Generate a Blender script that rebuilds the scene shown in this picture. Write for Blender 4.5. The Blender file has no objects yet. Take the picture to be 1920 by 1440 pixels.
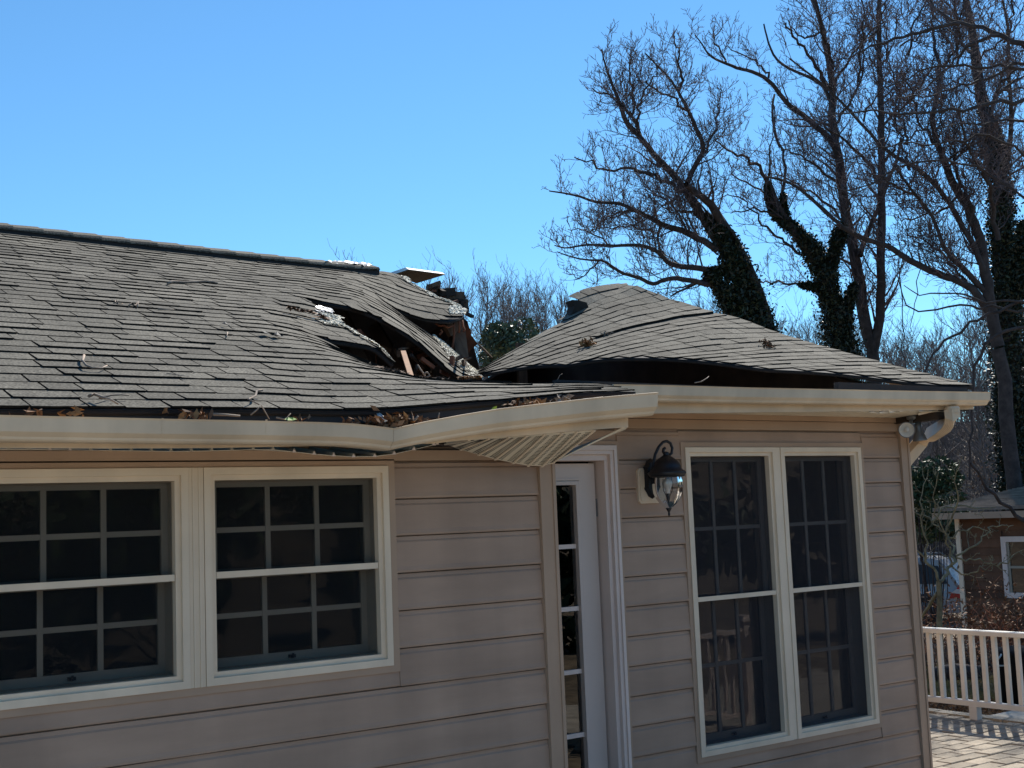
import bpy, math, random
import numpy as np
from mathutils import Matrix, Vector

SC = bpy.context.scene
COL = SC.collection
random.seed(11)
RNG = np.random.default_rng(5)
R_ = math.radians

# ------------------------------------------------------------------ camera
_c = np.array([960., 720.])
_V1 = np.array([4300., 840.])      # vanishing point of the walls' direction in the photograph
_Vz = np.array([60., -21600.])     # vanishing point of the verticals
FPX = float(np.sqrt(-np.dot(_V1 - _c, _Vz - _c)))
def _n(v):
    v = np.asarray(v, float); return v / np.linalg.norm(v)
AX = _n([*(_V1 - _c), FPX]); AZ = _n([*(_Vz - _c), FPX]); AY = _n(np.cross(AZ, AX))
EYE = np.array([0., 0., 1.95])
cam = bpy.data.cameras.new('camera')
cam.sensor_width = 36.0; cam.lens = FPX / 1920 * 36.0
cam.clip_start = 0.05; cam.clip_end = 3000
co = bpy.data.objects.new('camera', cam); COL.objects.link(co)
_r = [AX[0], AY[0], AZ[0]]; _d = [AX[1], AY[1], AZ[1]]; _f = [AX[2], AY[2], AZ[2]]
co.matrix_world = Matrix(((_r[0], -_d[0], -_f[0], EYE[0]), (_r[1], -_d[1], -_f[1], EYE[1]),
                          (_r[2], -_d[2], -_f[2], EYE[2]), (0, 0, 0, 1)))
SC.camera = co

# ------------------------------------------------------------------ daylight
SUN_EL, SUN_AZ = R_(42), R_(54)     # azimuth counted from +Y towards +X
world = bpy.data.worlds.new("World"); SC.world = world; world.use_nodes = True
wn = world.node_tree
sky = wn.nodes.new('ShaderNodeTexSky'); sky.sky_type = 'NISHITA'; sky.sun_disc = False
sky.sun_elevation = SUN_EL; sky.sun_rotation = SUN_AZ
sky.altitude = 100; sky.air_density = 1.0; sky.dust_density = 0.0; sky.ozone_density = 9.5
_tm = wn.nodes.new('ShaderNodeMix'); _tm.data_type = 'RGBA'; _tm.blend_type = 'MULTIPLY'; _tm.inputs[0].default_value = 1.0
_tm.inputs[7].default_value = (.86, 1.06, .98, 1)      # the camera's rendering of blue sky, the same in every direction
wn.links.new(sky.outputs[0], _tm.inputs[6]); wn.links.new(_tm.outputs[2], wn.nodes['Background'].inputs[0])
wn.nodes['Background'].inputs[1].default_value = 0.1
sl = bpy.data.lights.new('sun', 'SUN'); sl.energy = 4.6; sl.angle = R_(0.53); sl.color = (1.0, 0.945, 0.85)
so = bpy.data.objects.new('sun', sl); COL.objects.link(so)
sd = Vector((math.cos(SUN_EL) * math.sin(SUN_AZ), math.cos(SUN_EL) * math.cos(SUN_AZ), math.sin(SUN_EL)))
so.rotation_euler = (-sd).to_track_quat('-Z', 'Y').to_euler(); so.location = (30, 20, 30)
SC.view_settings.view_transform = 'Standard'; SC.view_settings.look = 'None'
SC.view_settings.gamma = 1.0; SC.view_settings.exposure = 0.68
SC.view_settings.use_curve_mapping = False

# ------------------------------------------------------------------ geometry of the photograph
def ray(px, py):
    d = np.array([px - 960., py - 720., FPX]); return np.array([d @ AX, d @ AY, d @ AZ])
def P(px, py, y):                      # point at world depth Y
    r = ray(px, py); return EYE + r * (y / r[1])
def PX(px, py, x):
    r = ray(px, py); return EYE + r * (x / r[0])
def PZ(px, py, z):
    r = ray(px, py); return EYE + r * ((z - EYE[2]) / r[2])
def PD(px, py, d):                     # point at distance d along the viewing axis
    return EYE + ray(px, py) * (d / FPX)
def proj(p):
    q = np.asarray(p, float) - EYE
    v = q[..., 0:1] * AX + q[..., 1:2] * AY + q[..., 2:3] * AZ
    return np.stack([960 + FPX * v[..., 0] / v[..., 2], 720 + FPX * v[..., 1] / v[..., 2]], -1)

# ------------------------------------------------------------------ materials
MATS = {}
def mat(name, col, rough=0.8, var=0.15, scale=4.0, bump=0.0, bscale=40.0, col2=None, metal=0.0, spec=0.5,
        tint=False, speck=None, stretch=None, emit=None, stain=None):
    m = bpy.data.materials.new(name); m.use_nodes = True
    nt = m.node_tree; N = nt.nodes; L = nt.links; b = N['Principled BSDF']
    b.inputs['Roughness'].default_value = rough; b.inputs['Metallic'].default_value = metal
    b.inputs['Specular IOR Level'].default_value = spec
    tc = N.new('ShaderNodeTexCoord'); vec = tc.outputs['Object']
    if stretch:
        mp = N.new('ShaderNodeMapping'); mp.inputs['Scale'].default_value = stretch
        L.new(vec, mp.inputs[0]); vec = mp.outputs[0]
    n1 = N.new('ShaderNodeTexNoise'); n1.inputs['Scale'].default_value = scale
    n1.inputs['Detail'].default_value = 6; n1.inputs['Roughness'].default_value = 0.6
    L.new(vec, n1.inputs['Vector'])
    rp = N.new('ShaderNodeValToRGB')
    c2 = col2 if col2 else tuple(max(0, c * (1 - var * 2)) for c in col)
    rp.color_ramp.elements[0].position = 0.3; rp.color_ramp.elements[1].position = 0.7
    rp.color_ramp.elements[0].color = (*c2, 1)
    rp.color_ramp.elements[1].color = (*(col if col2 else tuple(c * (1 + var * .6) for c in col)), 1)
    L.new(n1.outputs['Fac'], rp.inputs[0]); out = rp.outputs[0]
    def mul(a, fac_socket):
        mx = N.new('ShaderNodeMix'); mx.data_type = 'RGBA'; mx.blend_type = 'MULTIPLY'
        mx.inputs[0].default_value = 1.0
        L.new(a, mx.inputs[6]); L.new(fac_socket, mx.inputs[7]); return mx.outputs[2]
    if speck:      # (scale, low, high)
        v = N.new('ShaderNodeTexNoise'); v.inputs['Scale'].default_value = speck[0]; v.inputs['Detail'].default_value = 3
        L.new(tc.outputs['Object'], v.inputs['Vector'])
        mr = N.new('ShaderNodeMapRange'); mr.inputs[1].default_value = .3; mr.inputs[2].default_value = .7
        mr.inputs[3].default_value = speck[1]; mr.inputs[4].default_value = speck[2]
        L.new(v.outputs['Fac'], mr.inputs[0]); out = mul(out, mr.outputs[0])
    if stain:      # vertical streaks of dirt: (scale, strength)
        mp = N.new('ShaderNodeMapping'); mp.inputs['Scale'].default_value = (stain[0], stain[0], stain[0] * .12)
        L.new(tc.outputs['Object'], mp.inputs[0])
        v = N.new('ShaderNodeTexNoise'); v.inputs['Scale'].default_value = 1; v.inputs['Detail'].default_value = 5
        L.new(mp.outputs[0], v.inputs['Vector'])
        mr = N.new('ShaderNodeMapRange'); mr.inputs[1].default_value = .35; mr.inputs[2].default_value = .6
        mr.inputs[3].default_value = 1 - stain[1]; mr.inputs[4].default_value = 1.0
        L.new(v.outputs['Fac'], mr.inputs[0]); out = mul(out, mr.outputs[0])
    if tint:
        at = N.new('ShaderNodeAttribute'); at.attribute_name = 'tint'; out = mul(out, at.outputs['Color'])
    L.new(out, b.inputs['Base Color'])
    if bump:
        nb = N.new('ShaderNodeTexNoise'); nb.inputs['Scale'].default_value = bscale; nb.inputs['Detail'].default_value = 5
        L.new(vec, nb.inputs['Vector'])
        bp = N.new('ShaderNodeBump'); bp.inputs['Strength'].default_value = bump; bp.inputs['Distance'].default_value = min(.01, 0.2 / bscale)
        L.new(nb.outputs['Fac'], bp.inputs['Height']); L.new(bp.outputs[0], b.inputs['Normal'])
    MATS[name] = m; return m

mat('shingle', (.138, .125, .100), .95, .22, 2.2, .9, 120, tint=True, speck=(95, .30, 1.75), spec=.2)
mat('underlay', (.012, .012, .014), .9, .2, 6)
mat('butyl', (.02, .02, .022), .8)
mat('siding', (.462, .314, .222), .55, .09, 1.2, .15, 60, tint=True, stretch=(1, 1, 5), stain=(3.0, .17), spec=.35)
mat('siding_trim', (.46, .315, .215), .55, .06, 2.0, .1, 50, stain=(4, .08), spec=.35)
mat('cream', (.84, .68, .50), .5, .06, 2.5, .08, 60, stain=(5, .12), spec=.4)
mat('gutter', (.76, .60, .42), .42, .10, 2.0, .05, 30, stain=(4, .22), spec=.5)
mat('soffit', (.80, .70, .54), .5, .08, 5, .05, 40, spec=.4)
mat('white_paint', (.80, .66, .58), .45, .04, 3, .05, 60, stain=(5, .08))
mat('sash_dark', (.13, .115, .10), .5, .05, 5)
mat('sash', (.36, .31, .235), .5, .05, 5)
mat('door', (.66, .55, .48), .4, .03, 3)
mat('black_metal', (.008, .009, .014), .45, .2, 20)
mat('grey_metal', (.20, .21, .22), .4, .15, 12, metal=.4)
mat('lamp_white', (.72, .66, .58), .35, .08, 20)
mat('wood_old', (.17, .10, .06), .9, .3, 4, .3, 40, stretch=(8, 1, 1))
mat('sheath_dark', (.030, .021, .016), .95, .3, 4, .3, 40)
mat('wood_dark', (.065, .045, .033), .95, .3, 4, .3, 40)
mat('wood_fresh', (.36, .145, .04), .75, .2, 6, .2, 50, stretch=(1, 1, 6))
mat('wood_red', (.25, .085, .04), .85, .35, 7, .3, 40)
mat('fibre', (.84, .79, .66), .95, .16, 30, .15, 120)
mat('membrane', (.62, .62, .64), .45, .12, 12, .3, 20)
mat('foam', (.85, .83, .78), .7, .15, 10, .3, 50)
mat('foam_dark', (.22, .16, .09), .9, .4, 25, .3, 50, stretch=(6, 6, 1))
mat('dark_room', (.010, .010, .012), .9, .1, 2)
mat('insulation', (.22, .17, .15), 1, .4, 3)
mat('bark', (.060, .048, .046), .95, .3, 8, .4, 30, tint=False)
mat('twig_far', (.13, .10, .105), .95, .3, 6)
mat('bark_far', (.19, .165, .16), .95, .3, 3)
mat('bark_pale', (.26, .225, .13), .9, .3, 9, .3, 60)
mat('twig', (.33, .25, .19), .85, .3, 12, .3, 60)
mat('ivy', (.020, .032, .013), .55, .3, 3, tint=True, spec=.5)
mat('holly', (.10, .13, .065), .5, .3, 2, tint=True)
mat('evergreen', (.055, .090, .032), .65, .3, 2, tint=True)
mat('leaf_dry', (.26, .12, .05), .85, .3, 20, tint=True)
mat('leaf_orange', (.42, .20, .07), .85, .3, 20, tint=True)
mat('leaf_green', (.30, .46, .06), .6, .2, 20)
mat('ground', (.25, .185, .115), 1, .35, .8, .5, 8, speck=(6, .5, 1.3))
mat('lawn', (.17, .16, .06), 1, .3, 1.5, .5, 12, tint=True)
mat('deck_base', (.52, .45, .355), .95, .2, 6)
mat('paver', (.33, .275, .205), .9, .14, 5, .4, 70, tint=True, speck=(60, .8, 1.15))
mat('rail', (.72, .68, .60), .45, .06, 4, .08, 50, stain=(5, .1))
mat('brick_red', (.145, .072, .040), .9, .25, 2, .3, 30, tint=True)
mat('shingle_far', (.25, .195, .155), .95, .2, 4, tint=True)
mat('suv_paint', (.26, .27, .29), .25, .03, 2, spec=.7)
mat('tyre', (.015, .015, .016), .85)
mat('lens_red', (.45, .01, .015), .2)
mat('lens_white', (.65, .6, .58), .2)
mat('bin', (.010, .010, .012), .85, spec=.15)
mat('hose', (.45, .5, .48), .5)

def glass(name, tr, gl_fac=1.0, rough=0.0, ior=1.5):
    m = bpy.data.materials.new(name); m.use_nodes = True
    N = m.node_tree.nodes; L = m.node_tree.links; N.remove(N['Principled BSDF'])
    fr = N.new('ShaderNodeFresnel'); fr.inputs[0].default_value = ior
    t = N.new('ShaderNodeBsdfTransparent'); t.inputs[0].default_value = (*tr, 1)
    g = N.new('ShaderNodeBsdfGlossy'); g.inputs['Roughness'].default_value = rough
    g.inputs[0].default_value = (gl_fac, gl_fac, gl_fac, 1)
    tc = N.new('ShaderNodeTexCoord'); nz = N.new('ShaderNodeTexNoise'); nz.inputs['Scale'].default_value = 3.5
    bp = N.new('ShaderNodeBump'); bp.inputs['Strength'].default_value = .05; bp.inputs['Distance'].default_value = .01
    L.new(tc.outputs['Object'], nz.inputs[0]); L.new(nz.outputs[0], bp.inputs['Height']); L.new(bp.outputs[0], g.inputs['Normal'])
    mx = N.new('ShaderNodeMixShader'); L.new(fr.outputs[0], mx.inputs[0]); L.new(t.outputs[0], mx.inputs[1]); L.new(g.outputs[0], mx.inputs[2])
    L.new(mx.outputs[0], N['Material Output'].inputs[0]); MATS[name] = m
glass('pane_glass', (.55, .57, .6), ior=1.5)
glass('pane_clear', (.55, .57, .6), ior=1.75)
glass('globe_glass', (.86, .87, .88), 1.0, .02)
def screen_mat(name, alpha, col):
    m = bpy.data.materials.new(name); m.use_nodes = True
    N = m.node_tree.nodes; L = m.node_tree.links; b = N['Principled BSDF']
    b.inputs['Base Color'].default_value = (*col, 1); b.inputs['Roughness'].default_value = .9
    t = N.new('ShaderNodeBsdfTransparent'); mx = N.new('ShaderNodeMixShader')
    # woven mesh: the threads cover a fixed share of the area, with slight unevenness
    tc = N.new('ShaderNodeTexCoord'); nz = N.new('ShaderNodeTexNoise'); nz.inputs['Scale'].default_value = 6
    mr = N.new('ShaderNodeMapRange'); mr.inputs[3].default_value = alpha - .04; mr.inputs[4].default_value = alpha + .04
    L.new(tc.outputs['Object'], nz.inputs[0]); L.new(nz.outputs[0], mr.inputs[0]); L.new(mr.outputs[0], mx.inputs[0])
    L.new(t.outputs[0], mx.inputs[1]); L.new(b.outputs[0], mx.inputs[2]); L.new(mx.outputs[0], N['Material Output'].inputs[0])
    MATS[name] = m
screen_mat('screen_light', .42, (.008, .008, .009))
screen_mat('screen_dense', .40, (.036, .032, .038))

# ------------------------------------------------------------------ mesh building
class MB:
    def __init__(s): s.v = []; s.f = []; s.t = []; s.sm = []
    def add(s, vs, fs, tint=1.0, smooth=False):
        o = len(s.v); s.v += [tuple(map(float, p)) for p in vs]
        for f in fs: s.f.append(tuple(i + o for i in f)); s.t.append(tint); s.sm.append(smooth)
        return s
    def box(s, x0, x1, y0, y1, z0, z1, tint=1.0):
        return s.hexa([(x0,y0,z0),(x1,y0,z0),(x1,y1,z0),(x0,y1,z0)], [(x0,y0,z1),(x1,y0,z1),(x1,y1,z1),(x0,y1,z1)], tint)
    def hexa(s, bot, top, tint=1.0):
        return s.add(list(bot) + list(top), [(3,2,1,0),(4,5,6,7),(0,1,5,4),(1,2,6,5),(2,3,7,6),(3,0,4,7)], tint)
    def beam(s, a, b, w, h, up=(0,0,1), tint=1.0):
        a = np.array(a, float); b = np.array(b, float); d = _n(b - a); u = np.array(up, float)
        if abs(d @ u) > .98: u = np.array([1., 0, 0])
        sx = _n(np.cross(d, u)); uu = np.cross(sx, d)
        q = [(-.5,-.5),(.5,-.5),(.5,.5),(-.5,.5)]
        r0 = [a + sx * w * i + uu * h * j for i, j in q]; r1 = [b + sx * w * i + uu * h * j for i, j in q]
        return s.add(r0 + r1, [(3,2,1,0),(4,5,6,7),(0,1,5,4),(1,2,6,5),(2,3,7,6),(3,0,4,7)], tint)
    def tube(s, pts, rad, k=8, caps=True, smooth=True, tint=1.0):
        pts = [np.array(p, float) for p in pts]; n = len(pts)
        if np.isscalar(rad): rad = [rad] * n
        vs = []; u = None
        for i, p in enumerate(pts):
            t = _n(pts[min(i + 1, n - 1)] - pts[max(i - 1, 0)])
            if u is None:
                a = np.array([0, 0, 1.]) if abs(t[2]) < .9 else np.array([1., 0, 0]); u = _n(np.cross(t, a))
            else: u = _n(u - t * (u @ t))
            w = np.cross(t, u)
            for j in range(k):
                an = 2 * math.pi * j / k; vs.append(p + rad[i] * (math.cos(an) * u + math.sin(an) * w))
        fs = [(i*k+j, i*k+(j+1) % k, (i+1)*k+(j+1) % k, (i+1)*k+j) for i in range(n-1) for j in range(k)]
        s.add(vs, fs, tint, smooth)
        if caps:
            o = len(s.v) - n * k
            s.f.append(tuple(o + j for j in reversed(range(k)))); s.t.append(tint); s.sm.append(False)
            s.f.append(tuple(o + (n-1)*k + j for j in range(k))); s.t.append(tint); s.sm.append(False)
        return s
    def lathe(s, prof, c, k=24, axis=(0,0,1), smooth=True, flute=0, tint=1.0):
        ax = _n(axis); a = np.array([1., 0, 0]) if abs(ax[0]) < .9 else np.array([0, 1., 0])
        u = _n(np.cross(ax, a)); w = np.cross(ax, u); c = np.array(c, float); vs = []
        for r, h in prof:
            for j in range(k):
                an = 2 * math.pi * j / k; rr = r * (1 + (flute * math.cos(an * 8) if flute else 0))
                vs.append(c + ax * h + rr * (math.cos(an) * u + math.sin(an) * w))
        n = len(prof)
        fs = [(i*k+j, i*k+(j+1) % k, (i+1)*k+(j+1) % k, (i+1)*k+j) for i in range(n-1) for j in range(k)]
        return s.add(vs, fs, tint, smooth)
    def sweep(s, path, prof, scale=None, closed=True, tint=1.0, caps=True, smooth=False):
        # profile points (dy, dz) carried along a path that runs roughly along X
        n = len(prof); vs = []
        for i, p in enumerate(path):
            k = scale[i] if scale else 1.0
            for dy, dz in prof: vs.append((p[0], p[1] + dy * k, p[2] + dz * k))
        m = n if closed else n - 1
        fs = [(i*n+j, (i+1)*n+j, (i+1)*n+(j+1) % n, i*n+(j+1) % n) for i in range(len(path)-1) for j in range(m)]
        if caps and closed: fs += [tuple(range(n)), tuple((len(path)-1)*n + j for j in reversed(range(n)))]
        return s.add(vs, fs, tint, smooth)
    def mesh(s, name, m):
        me = bpy.data.meshes.new(name); me.from_pydata(s.v, [], s.f)
        if any(s.sm): me.polygons.foreach_set('use_smooth', s.sm)
        if m is not None:
            me.materials.append(MATS[m])
            a = me.attributes.new('tint', 'FLOAT', 'FACE'); a.data.foreach_set('value', [float(x) for x in s.t])
        me.update(); return me

def np_mesh(name, V, F, m, tint=None, smooth=False):
    me = bpy.data.meshes.new(name); V = np.asarray(V, np.float32); F = np.asarray(F, np.int32); k = F.shape[1]
    me.vertices.add(len(V)); me.vertices.foreach_set('co', V.ravel())
    me.loops.add(F.size); me.loops.foreach_set('vertex_index', F.ravel())
    me.polygons.add(len(F)); me.polygons.foreach_set('loop_start', np.arange(0, F.size, k, dtype=np.int32))
    me.polygons.foreach_set('loop_total', np.full(len(F), k, np.int32))
    if smooth: me.polygons.foreach_set('use_smooth', np.ones(len(F), bool))
    me.materials.append(MATS[m])
    a = me.attributes.new('tint', 'FLOAT', 'FACE')
    a.data.foreach_set('value', (np.ones(len(F)) if tint is None else np.asarray(tint)).astype(np.float32))
    me.update(); me.validate(); return me

ROOT = {}
def thing(name, label, cat, loc=(0, 0, 0), group=None):
    o = bpy.data.objects.new(name, None); COL.objects.link(o); o.location = tuple(float(x) for x in loc)
    o.empty_display_size = .2; o['label'] = label; o['category'] = cat
    if group: o['group'] = group
    ROOT[o.name] = Vector(o.location); return o
def part(name, me, parent, m=None, kind=None, label=None):
    if isinstance(me, MB): me = me.mesh(name, m)
    o = bpy.data.objects.new(name, me); COL.objects.link(o)
    if parent is not None:
        o.parent = parent
        if parent.name in ROOT: o.matrix_parent_inverse = Matrix.Translation(-ROOT[parent.name])
    if kind: o['kind'] = kind
    if label: o['label'] = label
    return o
def single(name, me, m, label, cat, group=None):
    # a thing made of one mesh: put its origin at the middle of its base
    if isinstance(me, MB):
        V = np.array(me.v); b = V.mean(0); b[2] = V[:, 2].min(); me.v = [tuple(p) for p in (V - b)]
        me = me.mesh(name, m)
    else: b = (0, 0, 0)
    o = bpy.data.objects.new(name, me); COL.objects.link(o); o.location = tuple(float(x) for x in b)
    o['label'] = label; o['category'] = cat
    if group: o['group'] = group
    return o
def setting(name, me, m, kind='structure'):
    if isinstance(me, MB): me = me.mesh(name, m)
    o = bpy.data.objects.new(name, me); COL.objects.link(o); o['kind'] = kind; return o

# tubes in bulk (branches)
class Tubes:
    def __init__(s): s.g = {}
    def add(s, pts, rad, k=3):
        s.g.setdefault((len(pts), k), []).append((pts, rad))
    def arrays(s):
        Vs = []; Fs = []; off = 0
        for (n, k), L in s.g.items():
            Pn = np.array([a for a, _ in L], float); Rn = np.array([b for _, b in L], float)
            T = np.gradient(Pn, axis=1); T /= np.linalg.norm(T, axis=2, keepdims=True) + 1e-9
            ref = np.where(np.abs(T[:, 0, 2:3]) < .8, np.array([[0, 0, 1.]]), np.array([[1., .3, 0]]))[:, None, :]
            U = np.cross(T, np.broadcast_to(ref, T.shape)); U /= np.linalg.norm(U, axis=2, keepdims=True) + 1e-9
            W = np.cross(T, U); an = np.arange(k) * 2 * math.pi / k
            V = Pn[:, :, None, :] + Rn[:, :, None, None] * (np.cos(an)[None, None, :, None] * U[:, :, None, :] + np.sin(an)[None, None, :, None] * W[:, :, None, :])
            M = len(L); V = V.reshape(-1, 3)
            i, j = np.meshgrid(np.arange(n - 1), np.arange(k), indexing='ij'); i = i.ravel(); j = j.ravel()
            f = np.stack([i*k+j, i*k+(j+1) % k, (i+1)*k+(j+1) % k, (i+1)*k+j], 1)
            F = (f[None] + (np.arange(M) * n * k)[:, None, None]).reshape(-1, 4) + off
            Vs.append(V); Fs.append(F); off += len(V)
        return np.concatenate(Vs), np.concatenate(Fs)
    def mesh(s, name, m): V, F = s.arrays(); return np_mesh(name, V, F, m, smooth=True)

def leaf_cloud(C, size, rng, aspect=.7):
    # one small bent leaf (two triangles) for each centre in C
    n = len(C); a = rng.normal(size=(n, 3)); a /= np.linalg.norm(a, axis=1, keepdims=True)
    b = rng.normal(size=(n, 3)); b -= a * (a * b).sum(1, keepdims=True); b /= np.linalg.norm(b, axis=1, keepdims=True)
    s = (size * rng.uniform(.6, 1.3, n))[:, None]; nrm = np.cross(a, b)
    V = np.stack([C - a*s, C + b*s*aspect*.6 + nrm*s*.12, C + a*s, C - b*s*aspect*.6 + nrm*s*.12], 1).reshape(-1, 3)
    F = np.arange(4 * n).reshape(n, 4); return V, F

def lerp_tab(x, xs, ys):
    return float(np.interp(x, xs, ys))
# ================================================================== GROUND AND DECK
def hgt(x, y):
    r = math.hypot(x, y)
    z = float(np.interp(r, [0, 13.5, 18, 26, 34, 45, 62, 80, 110, 200, 700], [-.16, -.16, -.45, -.95, -1.3, -1.2, 2.2, 5.6, 8.5, 11, 12]))
    a = math.atan2(x, y)
    if r > 30: z += .9 * math.sin(x * .07) * math.cos(y * .05) * min(1, (r - 30) / 30)
    return z
rad = [0, 3, 6, 9, 11, 13.5, 15, 17, 20, 24, 29, 35, 42, 50, 62, 75, 90, 115, 150, 220, 350, 700]
V = []; F = []
NA = 72
for i, r in enumerate(rad):
    for j in range(NA):
        a = 2 * math.pi * j / NA; x = r * math.sin(a); y = r * math.cos(a); V.append((x, y, hgt(x, y)))
for i in range(len(rad) - 1):
    for j in range(NA): F.append((i*NA+j, i*NA+(j+1) % NA, (i+1)*NA+(j+1) % NA, (i+1)*NA+j))
setting('ground', np_mesh('ground', V, F, 'ground', smooth=True), None)

# ================================================================== THE HOUSE
YL, YR = 4.98, 5.54            # outer faces of the projecting wall and of the wall set back beside it
EXP = 0.165                    # exposure of one siding board
house = thing('house', 'low beige vinyl sided house with grey shingled roof broken open in the middle', 'house', (3.5, 7, 0))

# ---- walls (sheathing behind the siding) with real openings
def wall_sheet(name, x0, x1, z0, z1, y, holes, th=.12):
    mb = MB(); xs = sorted({x0, x1, *[h[0] for h in holes], *[h[1] for h in holes]})
    for a, b in zip(xs[:-1], xs[1:]):
        cuts = sorted([(h[2], h[3]) for h in holes if h[0] <= a + 1e-6 and h[1] >= b - 1e-6])
        z = z0
        for c0, c1 in cuts:
            if c0 > z: mb.box(a, b, y, y + th, z, c0)
            z = c1
        if z < z1: mb.box(a, b, y, y + th, z, z1)
    return part(name, mb, house, 'siding_trim')
LWX = [(1.068, 1.932), (1.998, 2.862)]; LWZ = (1.335, 2.212)
RWX = (5.205, 6.790); RWZ = (.545, 2.335)
DX = (3.90, 4.600); DZ = (0.05, 2.262)
wallL = wall_sheet('wall', -1.6, 3.74, -.3, 2.30, YL + .012, [(1.06, 2.87, LWZ[0] - .005, LWZ[1] + .005)])
wallR = wall_sheet('wall', 3.70, 7.28, -.3, 2.555, YR + .012, [(RWX[0] - .005, RWX[1] + .005, RWZ[0] - .005, RWZ[1] + .005), (DX[0] - .04, DX[1] + .04, -.3, DZ[1] + .03)])
mb = MB().box(3.70, 3.785, YL + .135, YR + .01, -.3, 2.42); wallS = part('wall', mb, house, 'siding_trim')
mb = MB().hexa([(7.16, YR+.14, -.3), (7.28, YR+.14, -.3), (7.28, 13.2, -.3), (7.16, 13.2, -.3)], [(7.16, YR+.14, 2.62), (7.28, YR+.14, 2.62), (7.28, 13.2, 2.4), (7.16, 13.2, 2.4)])
part('wall', mb, house, 'siding_trim')
mb = MB().box(-1.6, 7.1, 12.9, 13.05, -.3, 2.35); mb.box(-1.6, -1.5, YL + .2, 12.8, -.3, 2.35); part('wall', mb, house, 'siding_trim')

# ---- siding boards
def board(wall, x0, x1, z, y, h=EXP, top_cut=None):
    # bottom butt stands proud, face leans back, a shallow lock line near the top
    zt = min(z + h, top_cut) if top_cut else z + h
    k = (zt - z) / h
    # the top ends in a lock groove that reads as a thin dark line under the next butt
    pr = [(.008, z + .016), (-.012, z + .012), (-.013, z - .0015), (-.0215, z - .0025), (-.0232, z + .006), (-.0200, z + .024 * k), (-.0155, z + h * .80 * k), (-.0095, z + h * .85 * k), (-.0085, zt - .0085), (.006, zt - .0075), (.006, zt + (.011 if zt >= z + h - 1e-6 else 0))]
    j = random.uniform(-.0012, .0012)
    n = max(1, int((x1 - x0) / .35)); path = []
    for i in range(n + 1):
        path.append((x0 + (x1 - x0) * i / n, y, random.uniform(-.0013, .0013) if 0 < i < n else 0))
    mb = MB().sweep(path, [(a + (j if 2 <= i <= 6 else 0), b) for i, (a, b) in enumerate(pr)], tint=random.uniform(.955, 1.04))
    part('siding_board', mb, wall, 'siding')
def side_wall(wall, x0, x1, y, zref, ztop, holes):
    k0 = int((zref + .3) / EXP) + 1
    for k in range(-4, k0):
        z = zref - k * EXP
        if z >= ztop - .01: continue
        if z < -.28: break
        zt = min(z + EXP, ztop)
        segs = [(x0, x1)]
        for hx0, hx1, hz0, hz1 in holes:
            if hz0 < zt - .004 and hz1 > z + .004:
                # whole course interrupted; slivers above/below the opening are filled separately
                new = []
                for a, b in segs:
                    if hx1 <= a or hx0 >= b: new.append((a, b)); continue
                    if hx0 > a: new.append((a, hx0))
                    if hx1 < b: new.append((hx1, b))
                segs = new
                a, b = max(hx0, x0), min(hx1, x1)
                if hz1 < zt - .012:
                    mb = MB().sweep([(a, y, 0), (b, y, 0)], [(0, hz1), (-.011, hz1), (-.009, hz1 + (zt-hz1)*.5), (-.0045, zt - .001), (0, zt - .001)]); part('siding_board', mb, wall, 'siding')
                if hz0 > z + .012:
                    mb = MB().sweep([(a, y, 0), (b, y, 0)], [(0, z + .001), (-.017, z - .001), (-.0185, z + .006), (-.0165, min(z + .02, hz0)), (-.013, hz0 - .001), (0, hz0 - .001)]); part('siding_board', mb, wall, 'siding')
        for a, b in segs:
            if b - a > .02: board(wall, a, b, z, y, top_cut=zt)
side_wall(wallL, -1.6, 3.700, YL, 2.068, 2.232, [(1.030, 2.898, LWZ[0] - .03, LWZ[1] + .03)])
side_wall(wallR, 3.80, 7.200, YR, 2.103, 2.44, [(RWX[0] - .03, RWX[1] + .03, RWZ[0] - .03, RWZ[1] + .03), (3.80, DX[1] + .092, -.4, DZ[1] + .055)])
# frieze boards under the soffits, corner posts, mouldings round the openings
part('frieze_board', MB().box(-1.6, 3.70, YL - .022, YL, 2.236, 2.282), wallL, 'siding_trim')
part('frieze_board', MB().box(3.80, 7.20, YR - .020, YR, 2.444, 2.500), wallR, 'siding_trim')
part('frieze_board', MB().box(3.80, 7.20, YR - .034, YR, 2.503, 2.535), wallR, 'siding_trim')
def corner_post(x0, x1, y, z1, wall):
    mb = MB()
    mb.box(x0, x1, y - .030, y + .03, -.3, z1); mb.box(x0 - .0, x0 + .018, y - .036, y - .031, -.3, z1); mb.box(x1 - .018, x1, y - .036, y - .031, -.3, z1)
    part('corner_post', mb, wall, 'siding_trim')
corner_post(3.702, 3.797, YL, 2.285, wallL); corner_post(7.203, 7.295, YR, 2.53, wallR)

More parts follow.
